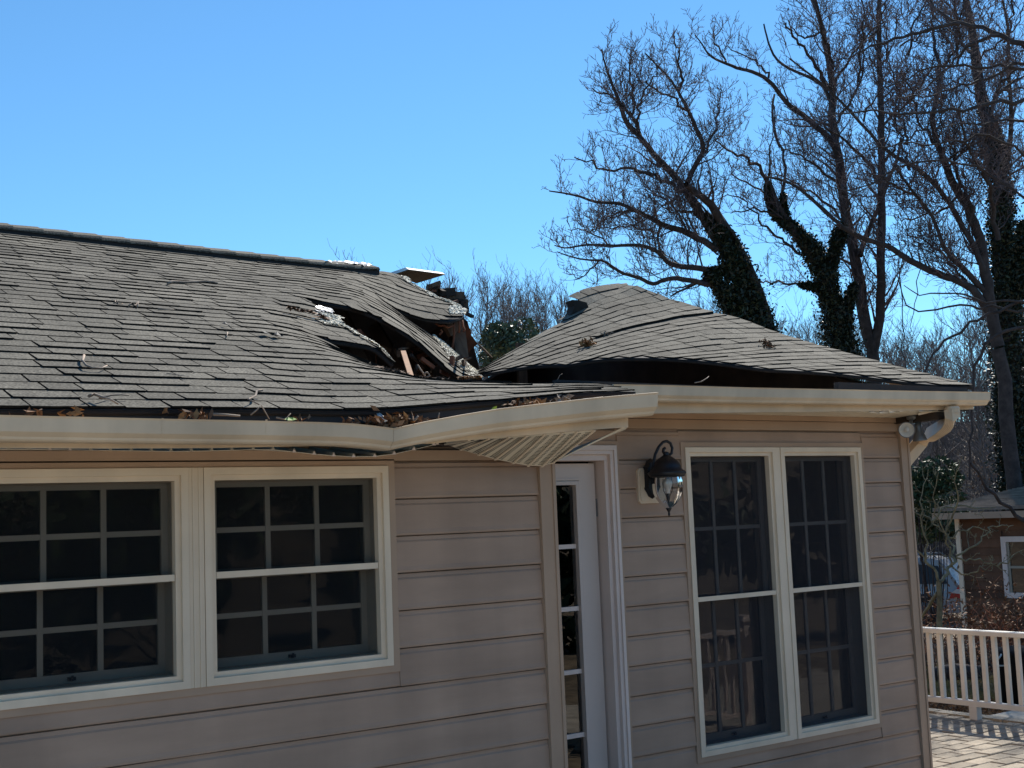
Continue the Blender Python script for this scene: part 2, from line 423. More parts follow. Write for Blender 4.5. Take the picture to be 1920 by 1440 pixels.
# ---- windows
def ring(mb, x0, x1, z0, z1, w, y0, y1):
    # four mitred pieces of a frame
    wl, wr, wb, wt = (w if hasattr(w, '__len__') else (w,) * 4)
    o = [(x0, z0), (x1, z0), (x1, z1), (x0, z1)]; i_ = [(x0+wl, z0+wb), (x1-wr, z0+wb), (x1-wr, z1-wt), (x0+wl, z1-wt)]
    for a in range(4):
        b = (a + 1) % 4; q = [o[a], o[b], i_[b], i_[a]]
        mb.add([(x, y0, z) for x, z in q] + [(x, y1, z) for x, z in q], [(3,2,1,0),(4,5,6,7),(0,1,5,4),(1,2,6,5),(2,3,7,6),(3,0,4,7)])
    return mb
def make_window(x0, x1, z0, z1, y, sash_w, screen, dense=False):
    sm_ = 'sash_dark' if dense else 'sash'
    t = part('window', ring(MB(), x0, x1, z0, z1, .030, y - .030, y + .15), house, 'cream')
    ring_o = MB(); ring(ring_o, x0 + .030, x1 - .030, z0 + .030, z1 - .030, .022, y - .014, y + .15); part('frame', ring_o, t, 'cream')
    ax0, ax1, az0, az1 = x0 + .055, x1 - .055, z0 + .055, z1 - .055; zm = (az0 + az1) / 2 + .0
    part('meeting_rail', MB().box(ax0, ax1, y - .012, y + .004, zm - .013, zm + .013), t, 'cream')
    for si, (b0, b1, yy) in enumerate([(zm - .02, az1, y + .050), (az0, zm + .02, y + .096)]):
        s = MB(); ring(s, ax0, ax1, b0, b1, (sash_w, sash_w, sash_w * (1.25 if si else .8), sash_w * .8), yy, yy + .026); part('sash', s, t, sm_)
        g0, g1, h0, h1 = ax0 + sash_w, ax1 - sash_w, b0 + sash_w * (1.25 if si else .8), b1 - sash_w * .8
        mw = .011
        xs = [g0 + (g1 - g0) * i / 3 for i in range(4)]; zs = [h0, (h0 + h1) / 2, h1]
        for i in (1, 2): part('muntin', MB().box(xs[i] - mw, xs[i] + mw, yy + .004, yy + .020, h0, h1), t, sm_)
        for i in range(3):
            part('muntin', MB().box(xs[i] + (mw if i else 0), xs[i+1] - (mw if i < 2 else 0), yy + .006, yy + .018, zs[1] - mw, zs[1] + mw), t, sm_)
            for j in range(2):
                a, b = xs[i] + (mw if i else 0), xs[i+1] - (mw if i < 2 else 0); c, d = (zs[j] + (mw if j else 0)), (zs[j+1] - (mw if j < 1 else 0))
                e = [random.uniform(-.0012, .0012) for _ in range(4)]
                part('pane', MB().add([(a, yy + .012 + e[0], c), (b, yy + .012 + e[1], c), (b, yy + .012 + e[2], d), (a, yy + .012 + e[3], d)], [(0, 1, 2, 3)]), t, 'pane_clear' if dense else 'pane_glass')
    for xa in (ax0 - .0005, ax1 - .0025): part('jamb_liner', MB().box(xa, xa + .003, y + .020, y + .148, az0, az1), t, sm_)
    part('jamb_liner', MB().box(ax0 + .003, ax1 - .003, y + .020, y + .148, az1 - .0025, az1 + .0005), t, sm_); part('jamb_liner', MB().box(ax0 + .003, ax1 - .003, y + .020, y + .148, az0 - .0005, az0 + .0025), t, sm_)
    # latch on the bottom rail
    xm = (ax0 + ax1) / 2
    part('latch', MB().box(xm - .014, xm + .014, y + .080, y + .096, az0 + .012, az0 + .026).box(xm - .004, xm + .004, y + .074, y + .080, az0 + .012, az0 + .032), t, 'black_metal')
    if screen:
        sm = 'screen_dense' if dense else 'screen_light'
        s = part('insect_screen', MB().add([(ax0, y + .016, az0), (ax1, y + .016, az0), (ax1, y + .016, az1), (ax0, y + .016, az1)], [(0, 1, 2, 3)]), t, sm)
    return t
for a, b in LWX: make_window(a, b, *LWZ, YL, .030, True)
part('mullion', MB().box(1.934, 1.996, YL - .026, YL + .14, LWZ[0], LWZ[1]).box(1.948, 1.956, YL - .031, YL - .0265, LWZ[0], LWZ[1]).box(1.974, 1.982, YL - .031, YL - .0265, LWZ[0], LWZ[1]), house, 'cream')
xm = (RWX[0] + RWX[1]) / 2
make_window(RWX[0], xm - .022, *RWZ, YR, .034, True, True); make_window(xm + .022, RWX[1], *RWZ, YR, .034, True, True)
part('mullion', MB().box(xm - .020, xm + .020, YR - .024, YR + .14, RWZ[0], RWZ[1]), house, 'cream')
s = MB(); ring(s, 1.030, 2.898, LWZ[0] - .03, LWZ[1] + .03, .032, YL - .022, YL + .01); part('window_trim', s, house, 'siding_trim')
s = MB(); ring(s, RWX[0] - .03, RWX[1] + .03, RWZ[0] - .03, RWZ[1] + .03, .028, YR - .024, YR + .01); part('window_trim', s, house, 'siding_trim')

# ---- door beside the inner corner
dy = YR + .075
door = part('door', MB().box(DX[0], 4.045, dy, dy + .045, DZ[0], DZ[1] - .012).box(4.442, 4.590, dy, dy + .045, DZ[0], DZ[1] - .012)
            .box(4.045, 4.442, dy, dy + .045, DZ[0], .42).box(4.045, 4.442, dy, dy + .045, 2.132, DZ[1] - .012), house, 'door')
s = MB(); ring(s, 4.03, 4.462, .405, 2.150, .020, dy - .014, dy - .001); part('glazing_bead', s, door, 'door')
s = MB(); ring(s, 4.012, 4.480, .387, 2.168, .012, dy - .007, dy - .0005); part('glazing_bead', s, door, 'door')
n5 = 5
for i in range(n5):
    z0 = .42 + (2.132 - .42) * i / n5; z1 = .42 + (2.132 - .42) * (i + 1) / n5
    if i: part('muntin', MB().box(4.05, 4.440, dy + .006, dy + .02, z0 - .012, z0 + .012), door, 'white_paint')
    e = [random.uniform(-.003, .003) for _ in range(4)]
    part('pane', MB().add([(4.046, dy + .018 + e[0], z0 + .012), (4.441, dy + .018 + e[1], z0 + .012), (4.441, dy + .018 + e[2], z1 - .012), (4.046, dy + .018 + e[3], z1 - .012)], [(0, 1, 2, 3)]), door, 'pane_clear')
part('hinge', MB().box(4.591, 4.599, dy - .004, dy + .03, 1.95, 2.05), door, 'grey_metal')
mb = MB()      # jamb and stepped casing
mb.box(4.601, 4.625, YR - .005, YR + .14, 0, 2.262); mb.box(3.80, 4.625, YR - .005, YR + .14, 2.2625, 2.295)
mb.box(4.6255, 4.648, YR - .030, YR + .02, 0, 2.318); mb.box(3.80, 4.6252, YR - .030, YR + .02, 2.2955, 2.318)
mb.box(4.6485, 4.668, YR - .040, YR + .02, 0, 2.345); mb.box(3.80, 4.6482, YR - .040, YR + .02, 2.3185, 2.345)
part('door_frame', mb, house, 'white_paint')
part('threshold', MB().box(3.80, 4.68, YR - .12, YR + .12, -.12, .045), house, 'grey_metal')
s = MB().box(4.669, 4.692, YR - .026, YR, -.1, 2.37).box(3.80, 4.6688, YR - .026, YR, 2.346, 2.37); part('door_trim', s, house, 'siding_trim')

# ---- dark rooms behind the glass, ceilings above
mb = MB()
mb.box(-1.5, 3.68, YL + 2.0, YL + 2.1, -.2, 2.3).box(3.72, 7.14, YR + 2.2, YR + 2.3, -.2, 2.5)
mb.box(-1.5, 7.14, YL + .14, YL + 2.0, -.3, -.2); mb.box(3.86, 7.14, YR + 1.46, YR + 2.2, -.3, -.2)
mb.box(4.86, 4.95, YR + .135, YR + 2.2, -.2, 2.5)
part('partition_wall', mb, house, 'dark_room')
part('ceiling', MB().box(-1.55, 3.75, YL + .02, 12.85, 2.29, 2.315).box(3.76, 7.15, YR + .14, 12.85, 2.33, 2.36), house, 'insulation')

# ================================================================== ROOF
DYL, DYR, SL = .1195, .1222, .37
def solve_px(px, Yv, z):
    k = (px - 960.) / FPX; zz = z - EYE[2]
    x = (k * (Yv * AY[2] + zz * AZ[2]) - (Yv * AY[0] + zz * AZ[0])) / (AX[0] - k * AX[2])
    v = x * AX + Yv * AY + zz * AZ
    return 720 + FPX * v[1] / v[2]
def plane_py(px, v):                     # where the unbroken slope lies
    Yv = 4.49 + DYL * v
    z = 2.386 + SL * DYL * v - .05 * min(1, max(0, px / 600)) * v / 39
    d = -(5 + 3 * min(max(px, 0) / 480, 1.5)) * (1 - v / 39) - max(0, 3 - v) * 1.3 * min(1, max(px, 0) / 480)
    return solve_px(px, Yv, z) + d
def C480(px=480): return {v: plane_py(px, v) for v in range(0, 42)}
LOW = [(560, [767,755,743,731,719,708,697,685,674,665,655,647,639,633,628,621]),
       (600, [768,756.5,744.5,732.5,720.5,709.5,698.5,686,675,666,658,652,647,643,639,634]),
       (640, [768.5,757,745,733,721,711,700,688,678.5,671,667,664,661.5,659.5,657,655]),
       (700, [768,756,744,733,721.5,711,701,694.5,691,689,687.5,686.5,685.5,684.5,683.5,682]),
       (750, [765,754,742.5,732,721.5,713,706.5,703,701.5,700.5,700,699.5,699,698.5,698,697.5]),
       (800, [761,750.5,740,730.5,722,716,713.5,712.5,712,711.5,711,711,711,711,711,711]),
       (900, [752.5,744,736,729,723,718.5,716.5,716,715.5,715,715,715,715,715,715,715]),
       (1000, [745,738,733,728,723.5,720,718.5,718,718,718,718,718,718,718,718,718]),
       (1100, [735,731.7,728,724.5,721.5,719.5,719,719,719,719,719,719,719,719,719,719]),
       (1192, [733,731.5,730,728.5,727.5,727,727,727,727,727,727,727,727,727,727,727])]
FLAP = [(560, [621,613,606,599,592,585,578,570,563,557]), (600, [634,626,617,609,601,593,586,579,573,568]),
        (660, [643,635,627.5,620,613,607,601,595,589,584]), (700, [651,645.5,640,635,630,625,620,615,610,605]), (740, [684,680,676,672,668,664,660,656,652,648])]
STRIP = [(560, [557,552,547,542,537,533,528.5,524]), (620, [570,562.5,556,550,545,540.5,536.5,533]),
         (660, [577.5,569,562,556,551,547,543,539]), (690, [587,580,573,567,562,558,554,550]), (728, [606,599,592,587,583,579,575,571.5]),
         (768, [630,624,618,613,609,606,604,602]), (800, [655,647,641,636,632,628.5,625.5,623]), (830, [683,675,668,662,656,651,647,643.5]),
         (870, [707,702,697,693,689,685,682,679]), (905, [710,709.5,709,708.5,708,707.5,707,706.5])]
UP = [(560, [524,519.5,515.5,511.5,508,504.5,501.5,498.5,495]), (660, [541,535,530,525,520,516,512,508,504]),
      (697, [555,548,541,535,529,523,518,512.5,507.5]),
      (728, [571,562,554,546,538.5,531,524,517,511]), (768, [590,578,569,561,553,545,537.5,530.5,524]),
      (806, [599,586.5,575.5,568,561,556,551,548.5,546]), (850, [602.5,594,582,573,568,565,562,560,558]), (880, [604,593,586,580,576,573,570,568,566])]
def mono(xs, ys):
    # monotone cubic through the points (Fritsch-Carlson)
    xs = np.array(xs, float); ys = np.array(ys, float); h = np.diff(xs); d = np.diff(ys) / h
    m = np.zeros(len(xs)); m[0] = d[0]; m[-1] = d[-1]
    for i in range(1, len(xs) - 1):
        m[i] = 0 if d[i-1] * d[i] <= 0 else 2 * d[i-1] * d[i] / (d[i-1] + d[i])
    def f(x):
        x = np.asarray(x, float); i = np.clip(np.searchsorted(xs, x) - 1, 0, len(xs) - 2)
        t = (x - xs[i]) / h[i]; t2 = np.clip(t, 0, 1)
        r = (2*t2**3-3*t2**2+1)*ys[i] + (t2**3-2*t2**2+t2)*h[i]*m[i] + (-2*t2**3+3*t2**2)*ys[i+1] + (t2**3-t2**2)*h[i]*m[i+1]
        return r + np.where(t > 1, (t - 1) * h[i] * m[-1], 0)
    return f
def table_row(tab, v0, v):
    xs = [430, 500]; ys = [plane_py(430, v), plane_py(500, v)]
    for px, col in tab:
        n = len(col); i = v - v0
        if i <= n - 1: y = float(np.interp(i, range(n), col))
        else: y = col[-1] + (i - n + 1) * (col[-1] - col[-2])
        xs.append(px); ys.append(y)
    f = mono(xs, ys)
    def g(px):
        px = np.asarray(px, float); out = f(px); low = px < 430
        if np.any(low): out = np.where(low, np.array([plane_py(q, v) for q in np.atleast_1d(px)]).reshape(px.shape), out)
        return out
    return g
def pts3(px, py, Yv): return np.array([P(a, b, Yv) for a, b in zip(px, py)])

_jr = random.Random(5)
HI_LOW = [1192,1186,1178,1166,1152,1132,960,885,842,815,800,782,766,750,734]
HI_FLAP = [739,700,674,652,634,621,611,601,583]
HI_STRIP = [876,885,892,899,904,905,905]
HI_UP = [853,874,868,858,842,824,806,772]
HI_FLAP = [q + _jr.uniform(-5, 4) for q in HI_FLAP]; HI_STRIP = [q + _jr.uniform(-7, 3) for q in HI_STRIP]; HI_UP = [q + _jr.uniform(-8, 5) for q in HI_UP]
LEFTX = -760
groups = []      # (rows, function giving (lo, hi, lower line, upper line, Y))
def left_group(tab, v0, v1, his):
    rows = []
    for v in range(v0, v1 + 1):
        rows.append((v, LEFTX, his[v - v0], lambda u, tab=tab, v0=v0: table_row(tab, v0, u), lambda u: 4.49 + DYL * u))
    return rows
groups.append(left_group(LOW, 0, 14, HI_LOW)); groups.append(left_group(FLAP, 15, 23, HI_FLAP))
groups.append(left_group(STRIP, 24, 30, HI_STRIP)); groups.append(left_group(UP, 31, 38, HI_UP))
LINES = {0: [(1180,738),(1500,728),(1640,724),(1760,722.5),(1822,723)], 6: [(1180,708),(1420,693),(1560,687),(1675,685)],
         12: [(1100,694),(1225,671),(1300,662),(1375,655),(1480,647),(1530,646)],
         16: [(940,709),(1000,697),(1057,685),(1095,672),(1150,655),(1215,640),(1275,627),(1350,616),(1434,616)],
         20: [(895,703),(950,689),(1000,673),(1057,652),(1095,642),(1132,631),(1160,622),(1200,612),(1240,604),(1275,596),(1320,591),(1339,588)],
         24: [(894,698),(1000,640.5),(1050,620),(1095,605),(1140,590),(1182,575.5),(1220,569),(1255,561)],
         26: [(894,694),(1000,633),(1064,600),(1100,584),(1140,568),(1175,558),(1214,545)],
         27: [(1040,604),(1100,573),(1130,559.5),(1160,551),(1194,537)],
         28: [(1070,568),(1083,562),(1130,547),(1160,541),(1178,534)],
         29: [(1066,557),(1080,550),(1100,542),(1130,536),(1165,531)],
         30: [(1066,552),(1090,541),(1120,534.5),(1150,531),(1170,530)]}
_lf = {k: mono([a for a, _ in v], [b for _, b in v]) for k, v in LINES.items()}
_lk = sorted(LINES)
def right_row(v):
    i = min(max(int(np.searchsorted(_lk, v, side='right')) - 1, 0), len(_lk) - 2); a, b = _lk[i], _lk[i+1]; t = (v - a) / (b - a)
    return lambda px: _lf[a](px) * (1 - t) + _lf[b](px) * t
LO_R = [1765,1708,1664,1622,1572,1512,1442,1402,1370,1336,1300,1262,1226,1180,1140,1100,1060,1030,998,958,905,899,897,896,897,1003,1063,1100,1083]
HI_R = [1824,1798,1772,1747,1722,1698,1674,1650,1626,1602,1578,1554,1530,1506,1482,1458,1434,1411,1388,1363,1339,1317,1297,1275,1255,1234,1214,1194,1178]
RX_R = HI_R + [1160]
groups.append([(v, LO_R[v], HI_R[v], lambda u: right_row(u), lambda u: 5.21 + DYR * u) for v in range(0, 29)])

roofL = part('roof', MB().box(-1.5, -1.4, 9.0, 9.3, 4.0, 4.05), house, 'wood_dark')   # ridge beam end; sheets are added below
def sheet(rows, s0, s1, n=46, tail=0.0):
    # a strip of roof sheathing under one group of courses, offset s0..s1 below the surface
    top = []; 
    vv = [r[0] for r in rows] + [rows[-1][0] + 1]
    for i, v in enumerate(vv):
        r = rows[min(i, len(rows) - 1)]
        f = r[3](v); lo, hi = r[1], r[2]
        if i == len(rows): lo, hi = rows[-1][1], rows[-1][2] - 3
        px = lo + (hi - lo) * (1 - (1 - np.linspace(0, 1, n)) ** (1.6 if lo < 0 else 1.0))
        top.append(pts3(px, f(px), r[4](v)))
    G = np.array(top); du = np.gradient(G, axis=1); dv = np.gradient(G, axis=0); N = np.cross(du, dv); N /= np.linalg.norm(N, axis=2, keepdims=True) + 1e-9
    A = G - N * s0; B = G - N * s1; m, n = G.shape[:2]; V = np.concatenate([A.reshape(-1, 3), B.reshape(-1, 3)]); o = m * n; F = []
    for i in range(m - 1):
        for j in range(n - 1):
            a = i*n+j; F.append((a, a+1, a+n+1, a+n)); F.append((o+a, o+a+n, o+a+n+1, o+a+1))
    for j in range(n - 1): F.append((j, o+j, o+j+1, j+1)); a = (m-1)*n+j; F.append((a, a+1, o+a+1, o+a))
    for i in range(m - 1): a = i*n; F.append((a, a+n, o+a+n, o+a)); a = i*n+n-1; F.append((a, o+a, o+a+n, a+n))
    return V, F, G, N
for gi, rows in enumerate(groups):
    V, F, G, N = sheet(rows, .004, .009); part('underlayment', np_mesh('underlayment', V, F, 'underlay'), roofL)
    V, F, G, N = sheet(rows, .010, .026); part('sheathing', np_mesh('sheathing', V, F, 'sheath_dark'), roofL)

# shingle tabs: every tab is a bent, thick piece of its own
tabs = []
for gi, rows in enumerate(groups):
    for (v, lo, hi, fn, yf) in rows:
        n = 240 if lo < 0 else 120
        px = np.linspace(lo, hi, n); A = pts3(px, fn(v)(px), yf(v))
        pw = np.linspace(lo - 130, hi + 30, n + 60); Bw = pts3(pw, fn(v + 1)(pw), yf(v + 1))
        B = np.stack([A[:, 0], Bw[0, 1] + 0 * A[:, 0], np.interp(A[:, 0], Bw[:, 0], Bw[:, 2])], 1)   # joints run straight up the slope
        B2 = B + (B - A) * .12
        s = np.concatenate([[0], np.cumsum(np.linalg.norm(np.diff(A, axis=0), axis=1))]); tot = s[-1]
        # vertical joints wander from course to course as laminated tabs do
        cuts = [0.0]; x = random.uniform(.04, .30)
        while x < tot - .03: cuts.append(x); x += random.choice([.17, .20, .24, .15, .13, .28, .19])
        cuts.append(tot); sag = 0.0
        for a, b in zip(cuts[:-1], cuts[1:]):
            if b - a < .015: continue
            g = .0040; sa = np.linspace(a + g, b - g, 3)
            lowp = np.stack([np.interp(sa, s, A[:, k]) for k in range(3)], 1); upp = np.stack([np.interp(sa, s, B2[:, k]) for k in range(3)], 1)
            nn = np.cross(lowp[2] - lowp[0], upp[1] - lowp[1]); ln = np.linalg.norm(nn)
            if ln < 1e-8: continue
            nn /= ln
            if nn[2] < 0: nn = -nn
            thick = random.choice([.0038, .0048, .0082, .0100, .0065]); curl = random.uniform(-.0006, .0016)
            if v in (20,) and gi == 4 and 1110 < float(np.interp((a+b)/2, s, px)) < 1330: thick = .022; curl = 0
            dv = (upp[1] - lowp[1]); dv = dv / (np.linalg.norm(dv) + 1e-9)
            drop = random.uniform(-.004, .004)
            if lo < 0 and v in (15, 24, 31) and np.interp((a + b) / 2, s, px) > 590: drop = random.choice([-.02, 0, .006, .02, .03]); thick = .006; curl = random.uniform(-.004, .012)
            L0 = lowp + nn * .001 - dv * drop; L1 = lowp + nn * np.array([[thick + curl], [thick], [thick + curl]]) - dv * drop
            U1 = upp + nn * .0012; tv = random.uniform(.82, 1.16) * (random.uniform(.80, .92) if random.random() < .12 else 1)
            mb = MB(); mb.add(list(L0) + list(L1) + list(U1), [(0,1,4,3), (1,2,5,4), (3,4,7,6), (4,5,8,7), (0,3,6), (2,8,5)], tv); mb.t[0] = mb.t[1] = mb.t[4] = mb.t[5] = .10   # cut edges black: asphalt plus the butts' shadow line put into the colour
           
            q = proj(np.array([L1[0], L1[2], U1[2], U1[0]])); ar = 0.5 * abs(sum(q[i][0]*q[(i+1) % 4][1] - q[(i+1) % 4][0]*q[i][1] for i in range(4)))
            vis = (q[:, 0].max() > 0) and (q[:, 0].min() < 1920)
            tabs.append((ar if vis else -1, mb))
tabs.sort(key=lambda t: -t[0])
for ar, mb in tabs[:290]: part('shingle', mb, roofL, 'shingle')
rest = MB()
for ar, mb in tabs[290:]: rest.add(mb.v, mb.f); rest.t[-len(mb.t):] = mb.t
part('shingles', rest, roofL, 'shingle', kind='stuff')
print('tabs', len(tabs))

# rear slope: whole on the left, sagging where the front has fallen in
RX = [-760, 200, 500, 697, 745, 783, 813, 850, 877, 905, 1000, 1065, 1110, 1150, 1175]
RY = [None, None, None, 509, 517, 541, 557, 577, 600, 712, 652, 612, 585, 545, 541]
G = []
for a, b in zip(RX, RY):
    if b is None: b = plane_py(a, 39)
    t = P(a, b + 3, 9.20); 
    if a >= 877 and a < 1065: t = P(a, b + 3, 8.9)
    G.append([t + (np.array([0, 13.4, 2.33]) - np.array([0, t[1], t[2]])) * np.array([0, 1, 1]) * k for k in (0, .5, 1)])
G = np.array(G); m, n = G.shape[:2]; V = np.concatenate([G.reshape(-1, 3), G.reshape(-1, 3) - [0, 0, .03]]); F = []; o = m * n
for i in range(m - 1):
    for j in range(n - 1):
        a = i*n+j; F += [(a, a+n, a+n+1, a+1), (o+a, o+a+1, o+a+n+1, o+a+n)]
    a = i*n; F.append((a, o+a, o+a+n, a+n)); a = i*n+n-1; F.append((a, a+n, o+a+n, o+a))
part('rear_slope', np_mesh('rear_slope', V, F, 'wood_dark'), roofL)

# ridge: vent strip with cap tiles on the unbroken part
pr = [P(x, plane_py(x, 39) - 1.0, 9.14) for x in (-760, -300, 0, 200, 400, 500, 600, 694)]
mb = MB(); mb.sweep([tuple(p) for p in pr], [(-.15, -.095), (-.155, -.022), (.0, .028), (.155, -.022), (.15, -.095)]); part('ridge_vent', mb, roofL, 'butyl')
pp = np.array(pr); s = np.concatenate([[0], np.cumsum(np.linalg.norm(np.diff(pp, axis=0), axis=1))]); x = .0
while x < s[-1] - .05:
    e = min(x + .30, s[-1]); a = np.array([np.interp(x, s, pp[:, k]) for k in range(3)]); b = np.array([np.interp(e, s, pp[:, k]) for k in range(3)])
    sag = [(-.165, -.030), (-.15, -.012), (0, .040), (.15, -.012), (.165, -.030)]
    l = [(a[0], a[1] + dy_, a[2] + dz + .001) for dy_, dz in sag]; r = [(b[0], b[1] + dy_, b[2] + dz + .012) for dy_, dz in sag]; l2 = [(q[0], q[1], q[2] - .006) for q in l]; r2 = [(q[0], q[1], q[2] - .011) for q in r]
    mb = MB().add(l + r + l2 + r2, [(i, i+1, i+6, i+5) for i in range(4)] + [(10+i, 15+i, 16+i, 11+i) for i in range(4)] + [(5+i, 6+i, 16+i, 15+i) for i in range(4)] + [(0, 5, 15, 10), (4, 14, 19, 9)], random.uniform(.85, 1.1))
    part('ridge_tile', mb, roofL, 'shingle'); x += .205
# gable wall up to the underside of the right roof
V = []; prof = [(5.17, 2.50)]
for v in range(0, 29, 2):
    pw = np.linspace(1000, 1900, 200); A = pts3(pw, right_row(v)(pw), 5.21 + DYR * v); prof.append((5.21 + DYR * v, float(np.interp(7.15, A[:, 0], A[:, 2])) - .09))
prof += [(13.1, 2.38)]
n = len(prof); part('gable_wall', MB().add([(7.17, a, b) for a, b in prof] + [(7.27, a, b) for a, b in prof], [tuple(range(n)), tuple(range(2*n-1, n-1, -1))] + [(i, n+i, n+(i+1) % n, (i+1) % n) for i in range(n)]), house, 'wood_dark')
# rake board along the right gable
q = [P(x, right_row(v)(x) + 5, 5.21 + DYR * v) for v, x in [(0, 1824), (8, 1628), (16, 1436), (24, 1257), (28, 1180)]]
mb = MB()
for a, b in zip(q[:-1], q[1:]): mb.beam(a + [-.03, 0, -.075], b + [-.03, 0, -.075], .02, .10)
part('rake_board', mb, roofL, 'gutter')
# ================================================================== GUTTERS, FASCIA, SOFFITS
GP = [(0, 0), (-.004, 0), (-.004, -.080), (-.072, -.083), (-.084, -.080), (-.091, -.074), (-.094, -.066), (-.104, -.058), (-.113, -.050), (-.1155, -.030), (-.118, -.004), (-.123, .003), (-.112, .004), (-.111, -.002),
      (-.111, -.030), (-.109, -.048), (-.101, -.055), (-.090, -.064), (-.087, -.072), (-.081, -.077), (-.006, -.077), (-.006, 0)]
GY = 4.512          # front of the fascia, projecting wing
def gpath(px, py, y0): p = P(px, py, y0 - .120); return np.array([p[0], y0, p[2] - .003])
la = [gpath(x, y, GY) for x, y in [(0, 778), (150, 781.5), (300, 785), (450, 788), (600, 791.5), (660, 794), (700, 798), (738, 803)]]
la = [np.array([-1.6, GY, la[0][2] + .004])] + la
lb = [gpath(x, y, GY) for x, y in [(738.6, 803), (770, 796.5), (800, 790), (865, 778), (933, 767), (1020, 757), (1100, 748), (1170, 741.5), (1227, 737)]]
gut = part('gutter', MB().sweep(la, GP), house, 'gutter')
mb = MB().sweep(lb, GP, scale=[1, 1, 1.03, 1.08, 1.12, 1.15, 1.17, 1.2, 1.22]); part('gutter_length', mb, gut, 'gutter')
e = lb[-1]; k = 1.22      # folded, torn end of the bent length
mb = MB().add([(e[0], e[1] + a * k, e[2] + b * k) for a, b in GP[:11]] + [(e[0] + .012, e[1] + a * k * .8 - .01, e[2] + b * k * .85 - .008) for a, b in GP[:11]], [(i, i+1, i+12, i+11) for i in range(10)]); part('end_cap', mb, gut, 'gutter')
# seam creases
for X0 in (1.62, 2.02): part('seam', MB().sweep([(X0, GY - .0015, la[2][2] - .001), (X0 + .004, GY - .0015, la[2][2] - .001)], GP), gut, 'gutter')
ra = [gpath(x, y, 5.14) for x, y in [(1150, 720.5), (1240, 722), (1400, 726.5), (1600, 730.5), (1720, 733), (1857, 735)]]
gutR = part('gutter', MB().sweep(ra, GP), house, 'gutter')
e = ra[-1]; mb = MB().add([(e[0] + .001, e[1] + a, e[2] + b) for a, b in GP[:11]] + [(e[0] + .003, e[1] + a, e[2] + b) for a, b in GP[:11]], [tuple(range(11)), tuple(range(21, 10, -1))]); part('end_cap', mb, gutR, 'gutter')
# fascia: straight part, bent part, right part
def fascia(path_top, path_bot, y, name='fascia_board', parent=None):
    n = len(path_top); mb = MB(); V = []
    for t, b in zip(path_top, path_bot): V += [(t[0], y, t[2]), (b[0], y, b[2]), (b[0], y + .02, b[2] + .001), (t[0], y + .02, t[2])]
    F = []
    for i in range(n - 1):
        for j in range(4): F.append((4*i+j, 4*i+(j+1) % 4, 4*i+4+(j+1) % 4, 4*i+4+j))
    F += [(3, 2, 1, 0), (4*n-4, 4*n-3, 4*n-2, 4*n-1)]
    mb.add(V, F); return part(name, mb, parent or house, 'gutter')
xs = [0, 200, 400, 600, 690, 735]; bt = [840, 841, 840, 836, 834.5, 834]
T = [P(x, 778 + x * .023, GY) for x in xs]; B = [P(x, y, GY) for x, y in zip(xs, bt)]
T = [np.array([-1.6, GY, T[0][2]])] + T; B = [np.array([-1.6, GY, B[0][2]])] + B
for t in T: t[2] -= .012
fascia(T, B, GY + .001)
xs = [737, 813, 900, 1000, 1083, 1178]; bt = [834, 831.5, 822.5, 815, 807.5, 801]; tp = [800, 788, 775, 760, 752, 745]
fascia([P(x, y + 6, GY) for x, y in zip(xs, tp)], [P(x, y, GY) for x, y in zip(xs, bt)], GY + .001)
xs = [1150, 1240, 1450, 1700, 1826]; bt = [776, 775, 772.5, 770, 767.5]
fascia([P(x, 725 + (x - 1150) * .018, 5.14) for x in xs], [P(x, y, 5.14) for x, y in zip(xs, bt)], 5.141)
# ribbed soffit panels
def soffit_panel(a, b, c, d, parent, ribs=True):
    # a,b front corners, c,d rear corners (b-c on one side); three shallow grooves run front to back
    a, b, c, d = (np.array(q, float) for q in (a, b, c, d)); up = np.array([0, 0, .005]); V = []; n = 8
    prof = [0, .010, .0, .0, .0, .0, .0, .010, 0]; us = [0, .03, .10, .36, .40, .60, .64, .94, 1.0]; hh = [.012, .012, 0, 0, 0, 0, 0, 0, .012]
    nu = len(us)
    for e0, e1 in ((a, b), (d, c)):
        for u, h in zip(us, hh): V.append(e0 * (1 - u) + e1 * u + np.array([0, 0, h]))
    V += [v + up * .4 for v in V[:]]
    F = [(i, i+1, nu+i+1, nu+i) for i in range(nu - 1)] + [(2*nu+i, 3*nu+i, 3*nu+i+1, 2*nu+i+1) for i in range(nu - 1)]
    F += [(i, 2*nu+i, 2*nu+i+1, i+1) for i in range(nu - 1)] + [(nu+i, nu+i+1, 3*nu+i+1, 3*nu+i) for i in range(nu - 1)] + [(0, nu, 3*nu, 2*nu), (nu-1, 3*nu-1, 4*nu-1, 2*nu-1)]
    return part('soffit_panel', MB().add(V, F), parent, 'soffit')
sofR = part('soffit', MB().box(3.80, 7.26, YR - .018, YR - .002, 2.537, 2.552), house, 'soffit')
zf = P(1240, 774, 5.14)[2]
x = 3.86
while x < 7.5:
    sagm = lambda q: -.020 * math.exp(-((proj(np.array([q, 5.16, 2.53]))[0] - 1655) / 40) ** 2) - (.006 if q > 6.9 else 0)
    if x < 7.16: soffit_panel((x, 5.163, zf + .012 + (x-4)*.014 + sagm(x)), (x + .098, 5.163, zf + .012 + (x-3.9)*.014 + sagm(x + .098)), (x + .098, YR - .02, 2.536), (x, YR - .02, 2.536), sofR)
    x += .10
